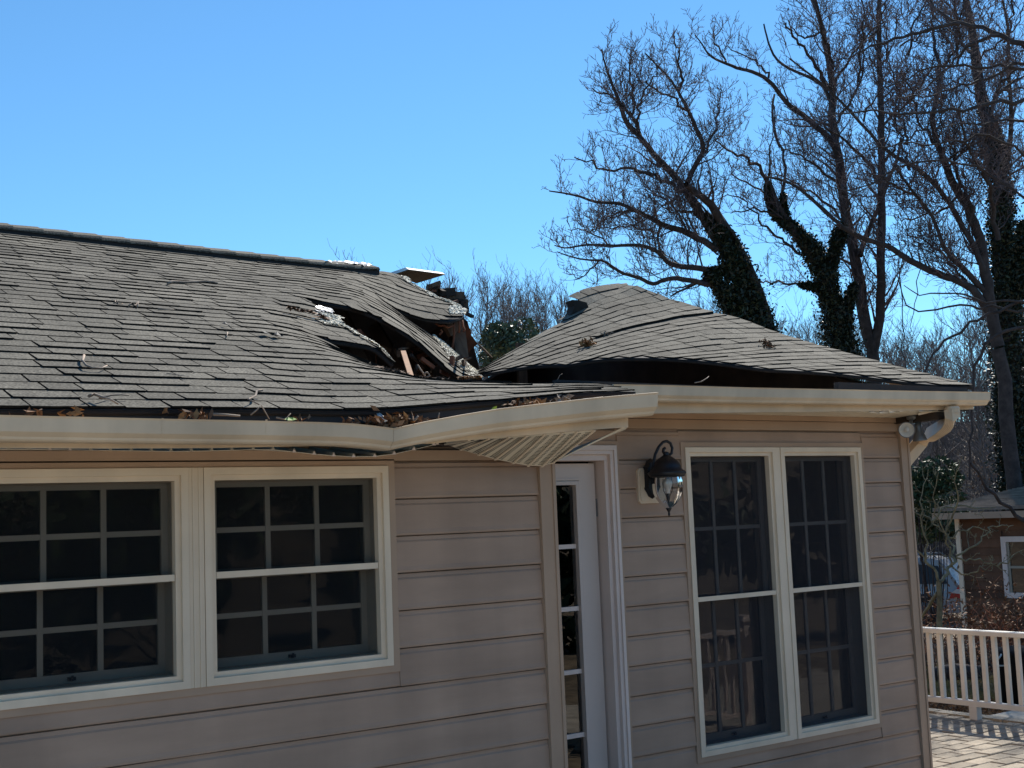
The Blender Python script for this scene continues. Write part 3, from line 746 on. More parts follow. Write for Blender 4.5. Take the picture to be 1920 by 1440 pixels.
# piece of soffit return at the gable corner, in cream
mb = MB().hexa([P(1722, 778, 5.2), P(1774, 768, 5.2), P(1774, 774.5, 5.62), P(1723, 781, 5.62)], [P(1722, 778, 5.2) + [0,0,.012], P(1774, 768, 5.2) + [0,0,.012], P(1774, 774.5, 5.62) + [0,0,.012], P(1723, 781, 5.62) + [0,0,.012]]); part('soffit_panel', mb, sofR, 'cream')
# fallen fan of perforated soffit on the bent eave
front = [(880, 825), (917, 822), (955, 819.5), (988, 817), (1022, 814), (1055, 811.5), (1083, 809), (1115, 806.5)]
back = [(835, 832), (863, 843), (897, 852.5), (928, 861), (962, 868), (990, 873), (1016, 874), (1035, 868)]
sofL = part('soffit', MB().box(3.60, 3.69, YL - .10, YL - .03, 2.283, 2.290), house, 'soffit')
for i in range(7):
    yb = [4.80, 4.80]
    soffit_panel(P(*front[i], GY + .018) , P(*front[i+1], GY + .018), P(*back[i+1], 4.83), P(*back[i], 4.83), sofL)
for i in range(8):      # pale ribs between the panels
    mb = MB().beam(P(*front[i], GY + .012) - [0, 0, .002], P(*back[i], 4.826) - [0, 0, .003], .012, .006); part('soffit_rib', mb, sofL, 'cream')
mb = MB().hexa([P(1030, 871, 4.83), P(1178, 800, 4.55), P(1172, 806, 4.62), P(1060, 850, 4.84)], [P(1030, 869, 4.83), P(1176, 797, 4.55), P(1170, 803, 4.63), P(1058, 847, 4.85)]); part('soffit_channel', mb, sofL, 'soffit')
# perforations of the vented panels: tiny dark slots, gathered into one part
mb = MB()
for i in range(7):
    a, b, c, d = P(*front[i], GY + .018), P(*front[i+1], GY + .018), P(*back[i+1], 4.83), P(*back[i], 4.83)
    for u in np.linspace(.16, .88, 7):
        for w in np.linspace(.06, .94, 22):
            p = (a * (1-u) + b * u) * (1-w) + (d * (1-u) + c * u) * w - [0, 0, .0012]
            if abs(u - .5) < .13: p[2] += .004
            mb.box(p[0] - .0034, p[0] + .0034, p[1] - .0034, p[1] + .0034, p[2] - .0012, p[2] + .0004)
part('perforations', mb, sofL, 'butyl', kind='stuff')
# sagging, loose front edges of the soffit left of the kink, with the panel ends showing
edge = [(-60, 842), (60, 843), (200, 845), (330, 847), (430, 845), (480, 843), (530, 844), (560, 849), (600, 853), (640, 856), (680, 857.5), (720, 855), (760, 848), (793, 839), (820, 833)]
ex = [a for a, _ in edge]; ey = [b for _, b in edge]
px = -60.
while px < 815:
    nx = min(px + 38 + random.uniform(-2, 2), 820); y0 = np.interp(px, ex, ey); y1 = np.interp(nx, ex, ey)
    a = P(px, y0, GY + .055); b = P(nx, y1, GY + .055)
    soffit_panel(a, b, (b[0], YL - .024, 2.2845), (a[0], YL - .024, 2.2845), sofL)
    mb = MB().add([P(nx - 4, y1 + .5, GY + .052), P(nx + 4, y1 + .5, GY + .052), P(nx, y1 - 5.5, GY + .052), P(nx - 4, y1 + .5, GY + .075), P(nx + 4, y1 + .5, GY + .075), P(nx, y1 - 5.5, GY + .075)], [(0, 1, 2), (3, 5, 4), (0, 2, 5, 3), (1, 4, 5, 2)])
    if px > 500 or 20 < px < 100: part('soffit_rib', mb, sofL, 'white_paint')
    px = nx
# dark cavity behind the fascia
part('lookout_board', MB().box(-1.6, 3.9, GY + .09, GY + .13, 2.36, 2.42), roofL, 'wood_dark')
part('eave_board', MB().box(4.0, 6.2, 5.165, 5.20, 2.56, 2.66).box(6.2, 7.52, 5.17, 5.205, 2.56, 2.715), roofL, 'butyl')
# black drip flashing that hangs below the lowest course
def apron(pts, drop, y, name):
    mb = MB(); V = []
    for (px, py), dp in zip(pts, drop): V += [P(px, py, y), P(px, py, y) - [0, 0, dp], P(px, py, y) - [0, -.004, dp], P(px, py, y) + [0, .004, 0]]
    n = len(pts); F = [(4*i+j, 4*i+(j+1) % 4, 4*i+4+(j+1) % 4, 4*i+4+j) for i in range(n-1) for j in range(4)]
    mb.add(V, F); part(name, mb, roofL, 'butyl')
apron([(-400, 759), (0, 766), (480, 767.5), (600, 769), (700, 770), (800, 763), (900, 754), (1000, 746), (1100, 737), (1168, 734)], [.05]*6+[.045, .04, .035, .03], 4.503, 'drip_edge')

# ---- downspout
def rect_tube(pts, w, h, name, parent, m, ribs=True):
    mb = MB(); V = []; n = len(pts); pts = [np.array(p, float) for p in pts]; q = []
    K = 12; prof = []
    for i in range(K):      # corrugated cross-section
        prof.append((-w/2 + w * i / K, -h/2 - (.003 if i % 2 else 0)))
    for i in range(K): prof.append((w/2 + (.0), -h/2 + h * i / K))
    for i in range(K): prof.append((w/2 - w * i / K, h/2 + (.003 if i % 2 else 0)))
    for i in range(K): prof.append((-w/2, h/2 - h * i / K))
    m4 = len(prof)
    for i, p in enumerate(pts):
        t = _n(pts[min(i+1, n-1)] - pts[max(i-1, 0)]); sx = np.array([0, 1., 0]); sx = _n(sx - t * (sx @ t)); sy = np.cross(t, sx)
        for a, b in prof: V.append(p + sx * a + sy * b)
    F = [(i*m4+j, i*m4+(j+1) % m4, (i+1)*m4+(j+1) % m4, (i+1)*m4+j) for i in range(n-1) for j in range(m4)]
    return part(name, MB().add(V, F), parent, m)
o = P(1785, 768, 5.075)
el = [o, o - [0, 0, .05], P(1782, 787, 5.11), P(1777, 795, 5.16), P(1765, 803, 5.24), P(1745, 815, 5.42), P(1726, 829, 5.62), (7.34, 5.66, 2.18), (7.335, 5.67, 2.0), (7.335, 5.67, .1)]
ds = rect_tube(el, .062, .085, 'downspout', house, 'gutter')
part('outlet', MB().lathe([(.044, .012), (.050, 0), (.044, -.012), (.044, -.03)], P(1785, 766, 5.075), 16), ds, 'gutter')

# ---- wall lantern by the door
LP = P(1251, 896, 5.36)
lx, ly, lz = LP
lantern = thing('wall_lantern', 'black coach lantern with clear glass bowl between door and tall windows', 'lantern', (lx, YR, lz - .25))
blk = MB(); a, b = P(1193, 878, YR - .02), P(1231, 942, YR - .02)
x0, x1, z0, z1 = a[0], a[0] + .205, b[2] - .004, a[2]
def cham(mb, x0, x1, z0, z1, y0, y1, c):
    o = [(x0 + c, z0), (x1 - c, z0), (x1, z0 + c), (x1, z1 - c), (x1 - c, z1), (x0 + c, z1), (x0, z1 - c), (x0, z0 + c)]
    mb.add([(x, y0, z) for x, z in o] + [(x, y1, z) for x, z in o], [tuple(range(8)), tuple(range(15, 7, -1))] + [(i, 8+i, 8+(i+1) % 8, (i+1) % 8) for i in range(8)])
cham(blk, x0, x1, z0, z1, YR - .030, YR - .005, .016); cham(blk, x0 + .012, x1 - .012, z0 + .012, z1 - .012, YR - .036, YR - .030, .012)
part('mounting_block', blk, lantern, 'cream')
bp = MB(); cx = x0 + .095; zc = lz + .055 - .05
o = [(0, .115), (.030, .100), (.042, .075), (.058, .065), (.052, .045), (.052, -.045), (.058, -.06), (.040, -.085), (.028, -.105), (0, -.118)]
o = o + [(-x, z) for x, z in o[-2:0:-1]]
nn = len(o); bp.add([(cx + x, YR - .040, zc + z) for x, z in o] + [(cx + x * .8, YR - .062, zc + z * .85) for x, z in o] + [(cx + x, YR - .0365, zc + z) for x, z in o], [tuple(range(nn, 2*nn))] + [(i, (i+1) % nn, nn+(i+1) % nn, nn+i) for i in range(nn)] + [(2*nn+i, 2*nn+(i+1) % nn, (i+1) % nn, i) for i in range(nn)])
part('backplate', bp, lantern, 'black_metal')
arm = [(cx, YR - .055, zc + .02), (cx + .01, YR - .10, zc + .03)]
arm2 = [P(px_, py_, 5.40) for px_, py_ in [(1223, 905), (1223, 885), (1225, 868), (1228.5, 852), (1235, 838), (1243, 829), (1250, 827), (1257, 831), (1260.5, 840), (1259, 850), (1253, 855), (1247, 853), (1243.5, 847), (1244, 842), (1247, 840)]]
part('scroll_arm', MB().tube([(cx, YR - .055, zc + .01)] + [tuple(arm2[0])] + [tuple(p) for p in arm2[1:]], .0085, 8), lantern, 'black_metal')
k = 7.05 / FPX
hood = [(.003, .150), (.012, .146), (.016, .140), (.012, .132), (.020, .124), (.040, .108), (.058, .088), (.068, .066), (.072, .048), (.088, .034), (.092, .028), (.084, .014), (.080, 0.006), (.074, .004), (.066, .02), (.05, .06), (.001, .09)]
part('hood', MB().lathe([(a * 1.2, b) for a, b in hood], LP, 28), lantern, 'black_metal')
gl = [(.066, .006), (.069, -.02), (.069, -.06), (.066, -.085), (.056, -.115), (.038, -.145), (.020, -.165), (.012, -.172)]
part('glass_bowl', MB().lathe([(a * 1.22, b) for a, b in gl], LP, 48, flute=.035), lantern, 'globe_glass')
fin = [(.001, -.215), (.006, -.213), (.007, -.205), (.005, -.195), (.008, -.188), (.018, -.172), (.016, -.166), (.002, -.164)]
part('finial', MB().lathe(fin, LP, 16), lantern, 'black_metal')
part('candle_stem', MB().lathe([(.004, -.165), (.005, -.13), (.009, -.12), (.011, -.10), (.011, -.088), (.001, -.086)], LP, 12), lantern, 'black_metal')
part('bulb', MB().lathe([(.010, -.088), (.012, -.075), (.018, -.06), (.026, -.042), (.027, -.028), (.022, -.012), (.010, -.002), (.001, .001)], LP, 20), lantern, 'lamp_white')
for s_ in (-1, 1): part('cage_wire', MB().tube([(lx + s_ * .03, ly, lz + .006), (lx + s_ * .036, ly, lz - .03), (lx + s_ * .034, ly, lz - .07), (lx + s_ * .012, ly, lz - .105)], .0022, 6), lantern, 'black_metal')

# ---- twin floodlight at the corner
F1 = P(1700, 806, 5.30); F2 = P(1725, 808, 5.36)
flood = thing('floodlight', 'twin grey and white floodlight under the eave at the house corner', 'floodlight', tuple(P(1712, 780, 5.36)))
part('mount', MB().lathe([(.001, .0), (.045, 0), (.045, -.03), (.03, -.04), (.001, -.04)], P(1712, 777, 5.38), 16), flood, 'grey_metal')
ax1 = _n(EYE - F1 + np.array([.2, .2, -.9])); ax2 = np.array([.08, 0, -1.])
def lamp_head(c, ax, r):
    h = part('lamp_head', MB().lathe([(.001, -.125), (.020, -.125), (.022, -.08), (.024, -.055), (.034, -.04), (r * .95, -.005), (r, .004), (r * .93, .006), (r * .9, .002)], c, 24, axis=ax), flood, 'grey_metal')
    part('reflector', MB().lathe([(r * .93, .0045), (r * .7, -.012), (r * .35, -.02), (.016, -.022), (.013, .004), (.001, .007)], c, 24, axis=ax), h, 'lamp_white')
lamp_head(F1 , ax1, .053); lamp_head(P(1725, 825, 5.36), ax2, .048)
b1 = F1 - ax1 * .12; part('arm', MB().tube([P(1712, 782, 5.38), (np.array(P(1712, 782, 5.38)) + b1) / 2 + [0, 0, -.01], b1], .012, 8), flood, 'grey_metal')
b2 = P(1725, 825, 5.36) - ax2 * .12; part('arm', MB().tube([P(1712, 782, 5.38), b2 + [0, 0, .01], b2 - [0, 0, .01]], .012, 8), flood, 'grey_metal')

# ================================================================== BROKEN TIMBER AND TORN EDGES IN THE GAP
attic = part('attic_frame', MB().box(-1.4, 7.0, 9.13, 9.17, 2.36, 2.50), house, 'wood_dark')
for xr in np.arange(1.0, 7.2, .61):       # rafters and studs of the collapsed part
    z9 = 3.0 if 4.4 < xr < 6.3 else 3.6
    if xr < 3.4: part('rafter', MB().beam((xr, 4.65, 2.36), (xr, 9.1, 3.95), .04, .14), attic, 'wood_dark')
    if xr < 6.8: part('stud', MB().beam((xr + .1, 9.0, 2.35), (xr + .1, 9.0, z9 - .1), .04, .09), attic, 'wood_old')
def dbeam(p, q, w, h, m, name='broken_board', parent=None): return part(name, MB().beam(p, q, w, h), parent or attic, m)
dbeam(P(756, 660, 6.6), P(771, 708, 6.0), .030, .018, 'wood_fresh', 'broken_board')
for (a, b, m) in [((776, 655), (778, 712), 'wood_old'), ((790, 662), (793, 712), 'wood_old'), ((802, 668), (806, 712), 'wood_dark'), ((700, 610), (756, 700), 'wood_dark'), ((640, 590), (690, 690), 'wood_dark')]:
    dbeam(P(*a, 8.2), P(*b, 8.0), .05, .09, m)
_br = random.Random(9)
for i in range(26):       # splintered boards and lath lying about in the opening
    px_ = _br.uniform(640, 880); t_ = (px_ - 640) / 240; yy_ = 640 + 62 * t_ + _br.uniform(-30, 12); an_ = _br.uniform(-.5, 1.9); l_ = _br.uniform(10, 38)
    dbeam(P(px_, yy_, 7.6 + _br.uniform(-.3, .8)), P(px_ + l_ * math.cos(an_), yy_ + l_ * math.sin(an_), 7.6 + _br.uniform(-.3, .8)), _br.uniform(.010, .03), _br.uniform(.01, .045), _br.choice(['wood_old', 'wood_dark', 'wood_old', 'wood_red']))
for i in range(14):
    px_ = _br.uniform(806, 874); yy_ = 536 + (px_ - 800) * .62 + _br.uniform(-6, 8); l_ = _br.uniform(6, 20); an_ = _br.uniform(-.4, .5)
    dbeam(P(px_, yy_, 9.2 + _br.uniform(-.1, .3)), P(px_ + l_ * math.cos(an_), yy_ + l_ * math.sin(an_), 9.2), _br.uniform(.02, .06), _br.uniform(.015, .05), _br.choice(['wood_old', 'wood_red', 'wood_dark']))
# post and hanging brown sheathing at the tip
dbeam(P(857, 598, 8.5), P(866, 678, 8.3), .10, .10, 'wood_old', 'post'); dbeam(P(846, 606, 8.6), P(852, 690, 8.4), .06, .1, 'wood_dark', 'post')
dbeam(P(838, 622, 8.4), P(864, 605, 8.4), .05, .09, 'wood_old')
br = [(867, 600), (874, 607), (880, 614), (884, 621), (883, 628), (888, 634), (896, 645), (889, 650), (884, 655), (880, 660), (872, 662), (868, 656), (866, 640)]
mb = MB(); n = len(br); V = [P(x, y, 8.6 + .004 * (y - 600)) for x, y in br]; mb.add([*V, *[v + np.array([.01, .02, 0]) for v in V]], [tuple(range(n)), tuple(range(2*n-1, n-1, -1))] + [(i, n+i, n+(i+1) % n, (i+1) % n) for i in range(n)])
part('torn_sheathing', mb, attic, 'wood_red')
nt = [(1073, 562), (1084, 563), (1100, 567), (1104, 577), (1084, 591), (1064, 603), (1068, 592), (1074, 584), (1077, 573)]
n = len(nt); V = [P(x, y, 8.45) for x, y in nt]; part('torn_sheathing', MB().add([*V, *[v + np.array([.02, .12, 0]) for v in V]], [tuple(range(n)), tuple(range(2*n-1, n-1, -1))] + [(i, n+i, n+(i+1) % n, (i+1) % n) for i in range(n)]), attic, 'sheath_dark')
# stacked broken boards behind the upper edge
for (a, b, h, m) in [((800, 541), (824, 539), .05, 'wood_old'), ((812, 552), (850, 549), .07, 'wood_dark'), ((826, 556), (866, 557), .07, 'wood_old'), ((840, 563), (870, 563), .07, 'wood_dark'), ((846, 570), (875, 571), .07, 'wood_old'), ((835, 560), (858, 573), .05, 'wood_dark')]:
    dbeam(P(*a, 9.35), P(*b, 9.3), .14, h, m)
for (a, b) in [((811, 538.3), (824, 538.2)), ((869, 566), (869.5, 577))]: dbeam(P(*a, 9.3), P(*b, 9.28), .03, .012, 'foam')
# vines of cable and bark strips hanging
for pts in [[(851, 605), (852, 625), (850, 642), (847, 657)], [(861, 600), (862, 612), (861, 624)], [(866, 600), (868, 612), (871, 618), (869, 622)], [(816, 606), (824, 611), (832, 610), (840, 614), (850, 610)], [(824, 628), (829, 622), (826, 618)], [(897, 646), (908, 656), (922, 671)]]:
    part('torn_strip', MB().tube([P(x, y, 8.3) for x, y in pts], .009, 5), attic, 'wood_red' if pts[0][0] != 897 else 'wood_old')
for pts in [[(690, 688), (694, 680), (697, 690)], [(783, 684), (790, 695), (797, 705)], [(796, 700), (801, 698), (806, 704), (800, 707)], [(768, 706), (785, 709), (800, 712)]]:
    part('twig_litter', MB().tube([P(x, y, 5.9) for x, y in pts], .005, 4), attic, 'twig')

def ragged(pts, width, y_of, m, seed, name, n=120, up=1.0):
    # torn felt and fibre fringe: many small irregular flakes along a broken edge
    r = np.random.default_rng(seed); mb = MB(); s = np.concatenate([[0], np.cumsum(np.hypot(*np.diff(np.array(pts, float), axis=0).T))])
    for i in range(n):
        q = r.uniform(0, s[-1]); x = np.interp(q, s, [a for a, _ in pts]); y = np.interp(q, s, [b for _, b in pts]); w = np.interp(q, s, width) if hasattr(width, '__len__') else width
        c = P(x + r.normal() * 1.0, y + r.uniform(-.1, 1) * w * up, y_of(q / s[-1]) - .015)
        d = r.normal(size=3) * [.020, .010, .007]; e = np.array([r.normal() * .006, .016, .008]) * r.uniform(.4, 1.3)
        mb.add([c - d, c + e, c + d, c - e + [0, 0, .004]], [(0, 1, 2, 3)], r.uniform(.7, 1.2))
    return part(name, mb, roofL, m)
ragged([(540, 575), (560, 581), (582, 583), (600, 590), (612, 598)], 3, lambda t: 6.75, 'leaf_dry', 5, 'splinters', 90)
ragged([(700, 688), (740, 697), (775, 707), (810, 711), (840, 712)], 2, lambda t: 5.6, 'wood_old', 6, 'splinters', 130, up=-1)
ragged([(862, 707), (880, 707), (900, 706)], 3, lambda t: 6.9, 'leaf_orange', 7, 'splinters', 90)

def frayed(tab, v0, name, seed, n, pick, size=.018, m='fibre', lift=.010):
    # flakes of torn fibreglass mat lying on a broken shingle sheet; pick(rng) gives (row, px)
    r = np.random.default_rng(seed); mb = MB()
    def S(v, px): return P(px, float(table_row(tab, v0, v)(float(px))), 4.49 + DYL * v)
    for _ in range(n):
        v, px = pick(r); c = S(v, px); a = _n(S(v, px + 3) - c); b = S(v + .5, px) - c; b = _n(b - a * (a @ b)); nn = np.cross(a, b); nn = nn if nn[2] > 0 else -nn
        th = r.uniform(0, 6.28); d = (a * math.cos(th) + b * math.sin(th)) * size * r.uniform(.5, 1.6); e = (-a * math.sin(th) + b * math.cos(th)) * size * r.uniform(.25, .7)
        c = c + nn * (lift + r.uniform(0, .006)); k = nn * r.uniform(-.002, .006)
        mb.add([c - d, c + e + k, c + d, c - e + k], [(0, 1, 2, 3)], r.uniform(.80, 1.0))
    return part(name, mb, roofL, m, kind='stuff')
frayed(STRIP, 24, 'torn_edge', 3, 1500, lambda r: ((lambda px: (30.9 - abs(r.normal()) * np.interp(px, [805, 835, 880, 905], [.25, 1.5, 2.2, 3.0]), px))(r.uniform(812, 903))))
frayed(UP, 31, 'torn_edge', 1, 900, lambda r: ((lambda v: (v, float(np.interp(v, range(31, 39), HI_UP)) - abs(r.normal()) * 5))(r.uniform(33.5, 38.9))))
frayed(UP, 31, 'torn_edge', 2, 260, lambda r: (r.uniform(32.3, 33.6), r.uniform(842, 872)))
frayed(FLAP, 15, 'torn_edge', 4, 420, lambda r: (r.uniform(18.2, 20.6), float(r.normal(618, 9))))
frayed(FLAP, 15, 'torn_edge', 14, 220, lambda r: ((lambda v: (v, float(np.interp(v, range(15, 24), HI_FLAP)) - abs(r.normal()) * 4))(r.uniform(15.2, 21))))
frayed(FLAP, 15, 'torn_membrane', 15, 34, lambda r: (r.uniform(20.4, 21.6), float(r.normal(606, 5))), size=.035, m='membrane', lift=.02)
# crumpled white membrane on the ridge end
r = np.random.default_rng(8); nu, nv = 16, 4; V = []
for j in range(nv):
    for i in range(nu):
        x = 612 + 84 * i / (nu-1); base = plane_py(x, 39) - 9.5; y = base - (j / (nv-1)) * (4.5 + 3 * abs(math.sin(i * 1.7))) * min(1, (i + 1) / 6) * (1 - .5 * (i / nu) ** 6)
        V.append(P(x + r.normal() * 1.5, y + r.normal() * 1.0, 9.02 + j * .12 + r.normal() * .03))
single('torn_membrane', MB().add(V, [(j*nu+i, j*nu+i+1, (j+1)*nu+i+1, (j+1)*nu+i) for j in range(nv-1) for i in range(nu-1)]), 'membrane', 'crumpled white membrane sheet caught on the broken end of the ridge', 'roofing membrane')
# white foam-backed panel sticking out over the ridge
pt = [P(738, 514.5, 9.35), P(766, 505, 9.25), P(834, 514, 9.6), P(781, 530, 9.9)]
up = np.array([0, .05, .026]); single('loose_panel', MB().hexa([p for p in pt], [p + up for p in pt]), 'foam', 'white loose panel tilted up over the broken roof edge against the sky', 'panel')
pb = MB()
for i in range(5): pass
q = [p - [0, 0, .003] for p in pt]; bo = bpy.data.objects['loose_panel']
V = np.array([np.array(x) for x in q]) - np.array(bo.location); mb = MB().add([tuple(v) for v in V] + [tuple(v - np.array([0, 0, .004])) for v in V], [(3, 2, 1, 0), (4, 5, 6, 7), (0, 1, 5, 4), (1, 2, 6, 5), (2, 3, 7, 6), (3, 0, 4, 7)])
oo = bpy.data.objects.new('backing', mb.mesh('backing', 'foam_dark')); COL.objects.link(oo); oo.parent = bo

# ================================================================== LITTER ON THE ROOF AND IN THE GUTTER
def surf(px, py, right=False):
    # height of the roof surface under a pixel: march the rows
    best = None
    for v in np.arange(0, 38, .25):
        if right: y = float(right_row(min(v, 29))(px)); Y = 5.21 + DYR * v
        else:
            tab, v0 = (LOW, 0) if v < 15 else (FLAP, 15) if v < 24 else (STRIP, 24) if v < 31 else (UP, 31)
            y = float(table_row(tab, v0, v)(float(px))); Y = 4.49 + DYL * v
        if best is None or abs(y - py) < best[0]: best = (abs(y - py), Y)
    return P(px, py, best[1]) + np.array([0, -.012, .008])
def stick(name, pts, rad, m, label, cat, right=False, group=None, lift=0.0):
    A = [surf(x, y, right) + [0, 0, lift] for x, y in pts]; rr = [q * .6 for q in rad] if hasattr(rad, '__len__') else [rad * .55 * (1 - .5 * i / (len(pts)-1)) for i in range(len(pts))]
    return single(name, MB().tube(A, rr, 6), m, label, cat, group)
stick('stick', [(313, 535), (322, 531), (345, 532), (372, 531), (395, 531), (407, 534)], [.012, .016, .014, .013, .012, .007], 'twig', 'thick broken stick lying level across the upper left slope', 'stick')
stick('twig', [(213, 571), (217, 567), (220, 574), (229, 573)], .009, 'twig', 'small forked twig left of the pair on the upper slope', 'twig')
stick('twig', [(240, 577), (246, 572), (252, 578), (258, 569), (256, 580)], .010, 'twig', 'pinkish bent twig with crossing ends on the middle slope', 'twig')
stick('twig', [(295, 583), (308, 584), (325, 584)], .009, 'twig', 'short straight pale twig right of the bent pinkish twig', 'twig')
stick('twig', [(156, 675), (153, 685), (160, 694), (172, 699), (190, 699), (199, 694)], .010, 'twig', 'long curled pale twig on the lower left slope', 'twig', lift=.01)
stick('twig', [(165, 758), (175, 754), (190, 760), (205, 764), (220, 773)], .012, 'twig', 'brown forked branch end hanging over the gutter at left', 'twig', lift=.02)
stick('twig', [(185, 757), (205, 751), (225, 750), (240, 751)], .008, 'twig', 'thin arched twig above the gutter at left', 'twig', lift=.01)
stick('twig', [(490, 745), (480, 747), (477, 756), (463, 762), (484, 773)], .010, 'twig', 'pale hooked twig standing at the gutter above the right window', 'twig', lift=.02)
stick('twig', [(425, 627), (424, 632), (423, 636)], .006, 'twig', 'tiny upright twig left of the black shingle scrap', 'twig')
stick('twig', [(1032, 727), (1042, 718), (1047, 707), (1052, 704)], .004, 'twig', 'thin twig rising from the tip of the bent lower roof', 'twig')
stick('twig', [(1300, 721), (1312, 719), (1322, 713), (1330, 705)], .006, 'twig', 'pale curved twig leaning out of the right gutter', 'twig', lift=.0)
stick('twig', [(310, 704), (330, 707), (352, 710)], .004, 'twig', 'hair thin twig flat on the lower slope above the windows', 'twig')
def scrap(pts, label, m='butyl', right=False):
    mb = MB(); A = [surf(x, y, right) for x, y in pts]; n = len(A)
    V = [a + [0, 0, random.uniform(.0, .025)] for a in A] + [a + np.array([0, .05, random.uniform(.02, .04)]) for a in A]
    mb.add(V, [(i, i+1, n+i+1, n+i) for i in range(n-1)] + [(n+i, n+i+1, i+1, i) for i in range(n-1)]); return single('shingle_scrap', mb, m, label, 'shingle scrap')
scrap([(421, 617), (428, 617), (435, 622), (442, 627)], 'small curled black shingle scrap on the slope left of the hole')
scrap([(495, 634), (505, 633), (517, 638), (526, 635), (538, 641)], 'long ragged black shingle scrap just left of the roof hole')
def leaf_pile(px, py, n, size, spread, m, label, Y=None, right=False, seed=0, name='leaf_clump', sz=.5):
    r = np.random.default_rng(seed); c = P(px, py, Y) if Y else surf(px, py, right) + [0, 0, spread * .4]
    C = c + r.normal(size=(n, 3)) * [spread, spread * .5, spread * sz]; V, F = leaf_cloud(C, size, r); b = C.mean(0); b[2] = C[:, 2].min()
    me = np_mesh(name, V - b, F, m, r.uniform(.5, 1.3, n)); o = bpy.data.objects.new(name, me); COL.objects.link(o); o.location = tuple(b); o['label'] = label; o['category'] = 'leaves'
    if n >= 45: o['kind'] = 'stuff'
    return o
leaf_pile(1101, 650, 90, .022, .035, 'leaf_orange', 'round clump of orange dry leaves on the right roof', right=True, seed=1)
leaf_pile(1435, 647, 40, .018, .022, 'leaf_dry', 'purple brown leaf clump on the right slope near the gable edge', right=True, seed=2)
leaf_pile(1441, 653, 30, .018, .018, 'leaf_dry', 'small leaf clump just below the purple brown one', right=True, seed=3)
leaf_pile(1134, 630, 26, .015, .022, 'twig', 'small pale seed cluster above the orange leaf clump', right=True, seed=4)
GZ = GY - .06
for i, (px_, py_, n, m, lab) in enumerate([(350, 777, 16, 'leaf_orange', 'orange curled leaf in the gutter above the left window'), (370, 778, 14, 'leaf_dry', 'dark leaves in the gutter right of the orange leaf'), (665, 793, 24, 'leaf_dry', 'brown leaves in the gutter just left of the kink pile'),
        (60, 771, 8, 'leaf_dry', 'lone thin leaf at the far left of the gutter'), (133, 775, 8, 'leaf_orange', 'small tan leaf in the left gutter near the forked branch'),
        (722, 791, 110, 'leaf_dry', 'big pile of red brown leaves in the gutter kink'), (743, 789, 50, 'leaf_orange', 'orange leaves right of the pile in the gutter kink'), (780, 790, 30, 'leaf_dry', 'brown leaves on the gutter lip right of the kink'),
        (972, 758, 30, 'leaf_dry', 'dry leaves clustered in the bent gutter halfway up'), (998, 756, 26, 'leaf_orange', 'tan leaves at the right end of the bent gutter cluster'), (1050, 750, 14, 'twig', 'pale leaf bits in the bent gutter near its end'), (570, 786, 8, 'leaf_dry', 'curled brown leaf beside the green leaf in the gutter')]):
    leaf_pile(px_, py_, n, .022, .030 if n < 60 else .05, m, lab, Y=GZ, seed=20 + i, sz=.3)
mb = MB().add([P(533, 786, GZ - .03), P(540, 782, GZ - .02), P(550, 783, GZ - .03), P(557, 786, GZ - .02), P(550, 788, GZ - .04), P(540, 788, GZ - .04)], [(0, 1, 4, 5), (1, 2, 3, 4)]); single('green_leaf', mb, 'leaf_green', 'single bright green leaf in the gutter above the windows', 'leaf')
mb = MB().add([P(918, 771, GZ - .03), P(925, 763, GZ - .02), P(932, 761, GZ - .03), P(930, 769, GZ - .02)], [(0, 1, 2, 3)]); single('green_leaf', mb, 'leaf_green', 'pale green folded leaf in the bent gutter', 'leaf')
def gtwig(pts, label, r=.0035): single('twig', MB().tube([P(x, y, GZ - .02) for x, y in pts], [r * (1 - .5*i/len(pts)) for i in range(len(pts))], 5), 'twig', label, 'twig')
gtwig([(400, 777), (425, 778), (450, 780)], 'dark straight twig lying in the gutter above the window mullion', .006)
gtwig([(470, 778), (482, 768), (490, 760), (505, 786)], 'bent twig angled in the gutter near the hooked twig')
gtwig([(518, 783), (535, 787), (545, 775)], 'thin twig left of the bright green leaf')
gtwig([(775, 790), (782, 783), (784, 780)], 'short pale splinter standing on the gutter lip by the kink', .006)
gtwig([(822, 784), (823, 777), (824, 774)], 'tiny upright twig on the bent gutter lip')
gtwig([(1056, 743), (1068, 749), (1075, 756)], 'pale twig lying across the bent gutter near its end')
gtwig([(1085, 752), (1095, 748), (1110, 747), (1130, 744)], 'long curved pale twig along the end of the bent gutter')
for i, (a, b) in enumerate([((706, 776), (722, 789)), ((710, 775), (725, 788))]): single('gutter_spike', MB().tube([P(*a, 4.5), P(*b, 4.42)], .005, 6), 'foam', ['pair of white spikes', 'pair of white spikes'][i] + ' sticking out over the leaf pile in the gutter kink', 'gutter spike', 'gutter spikes at the kink')
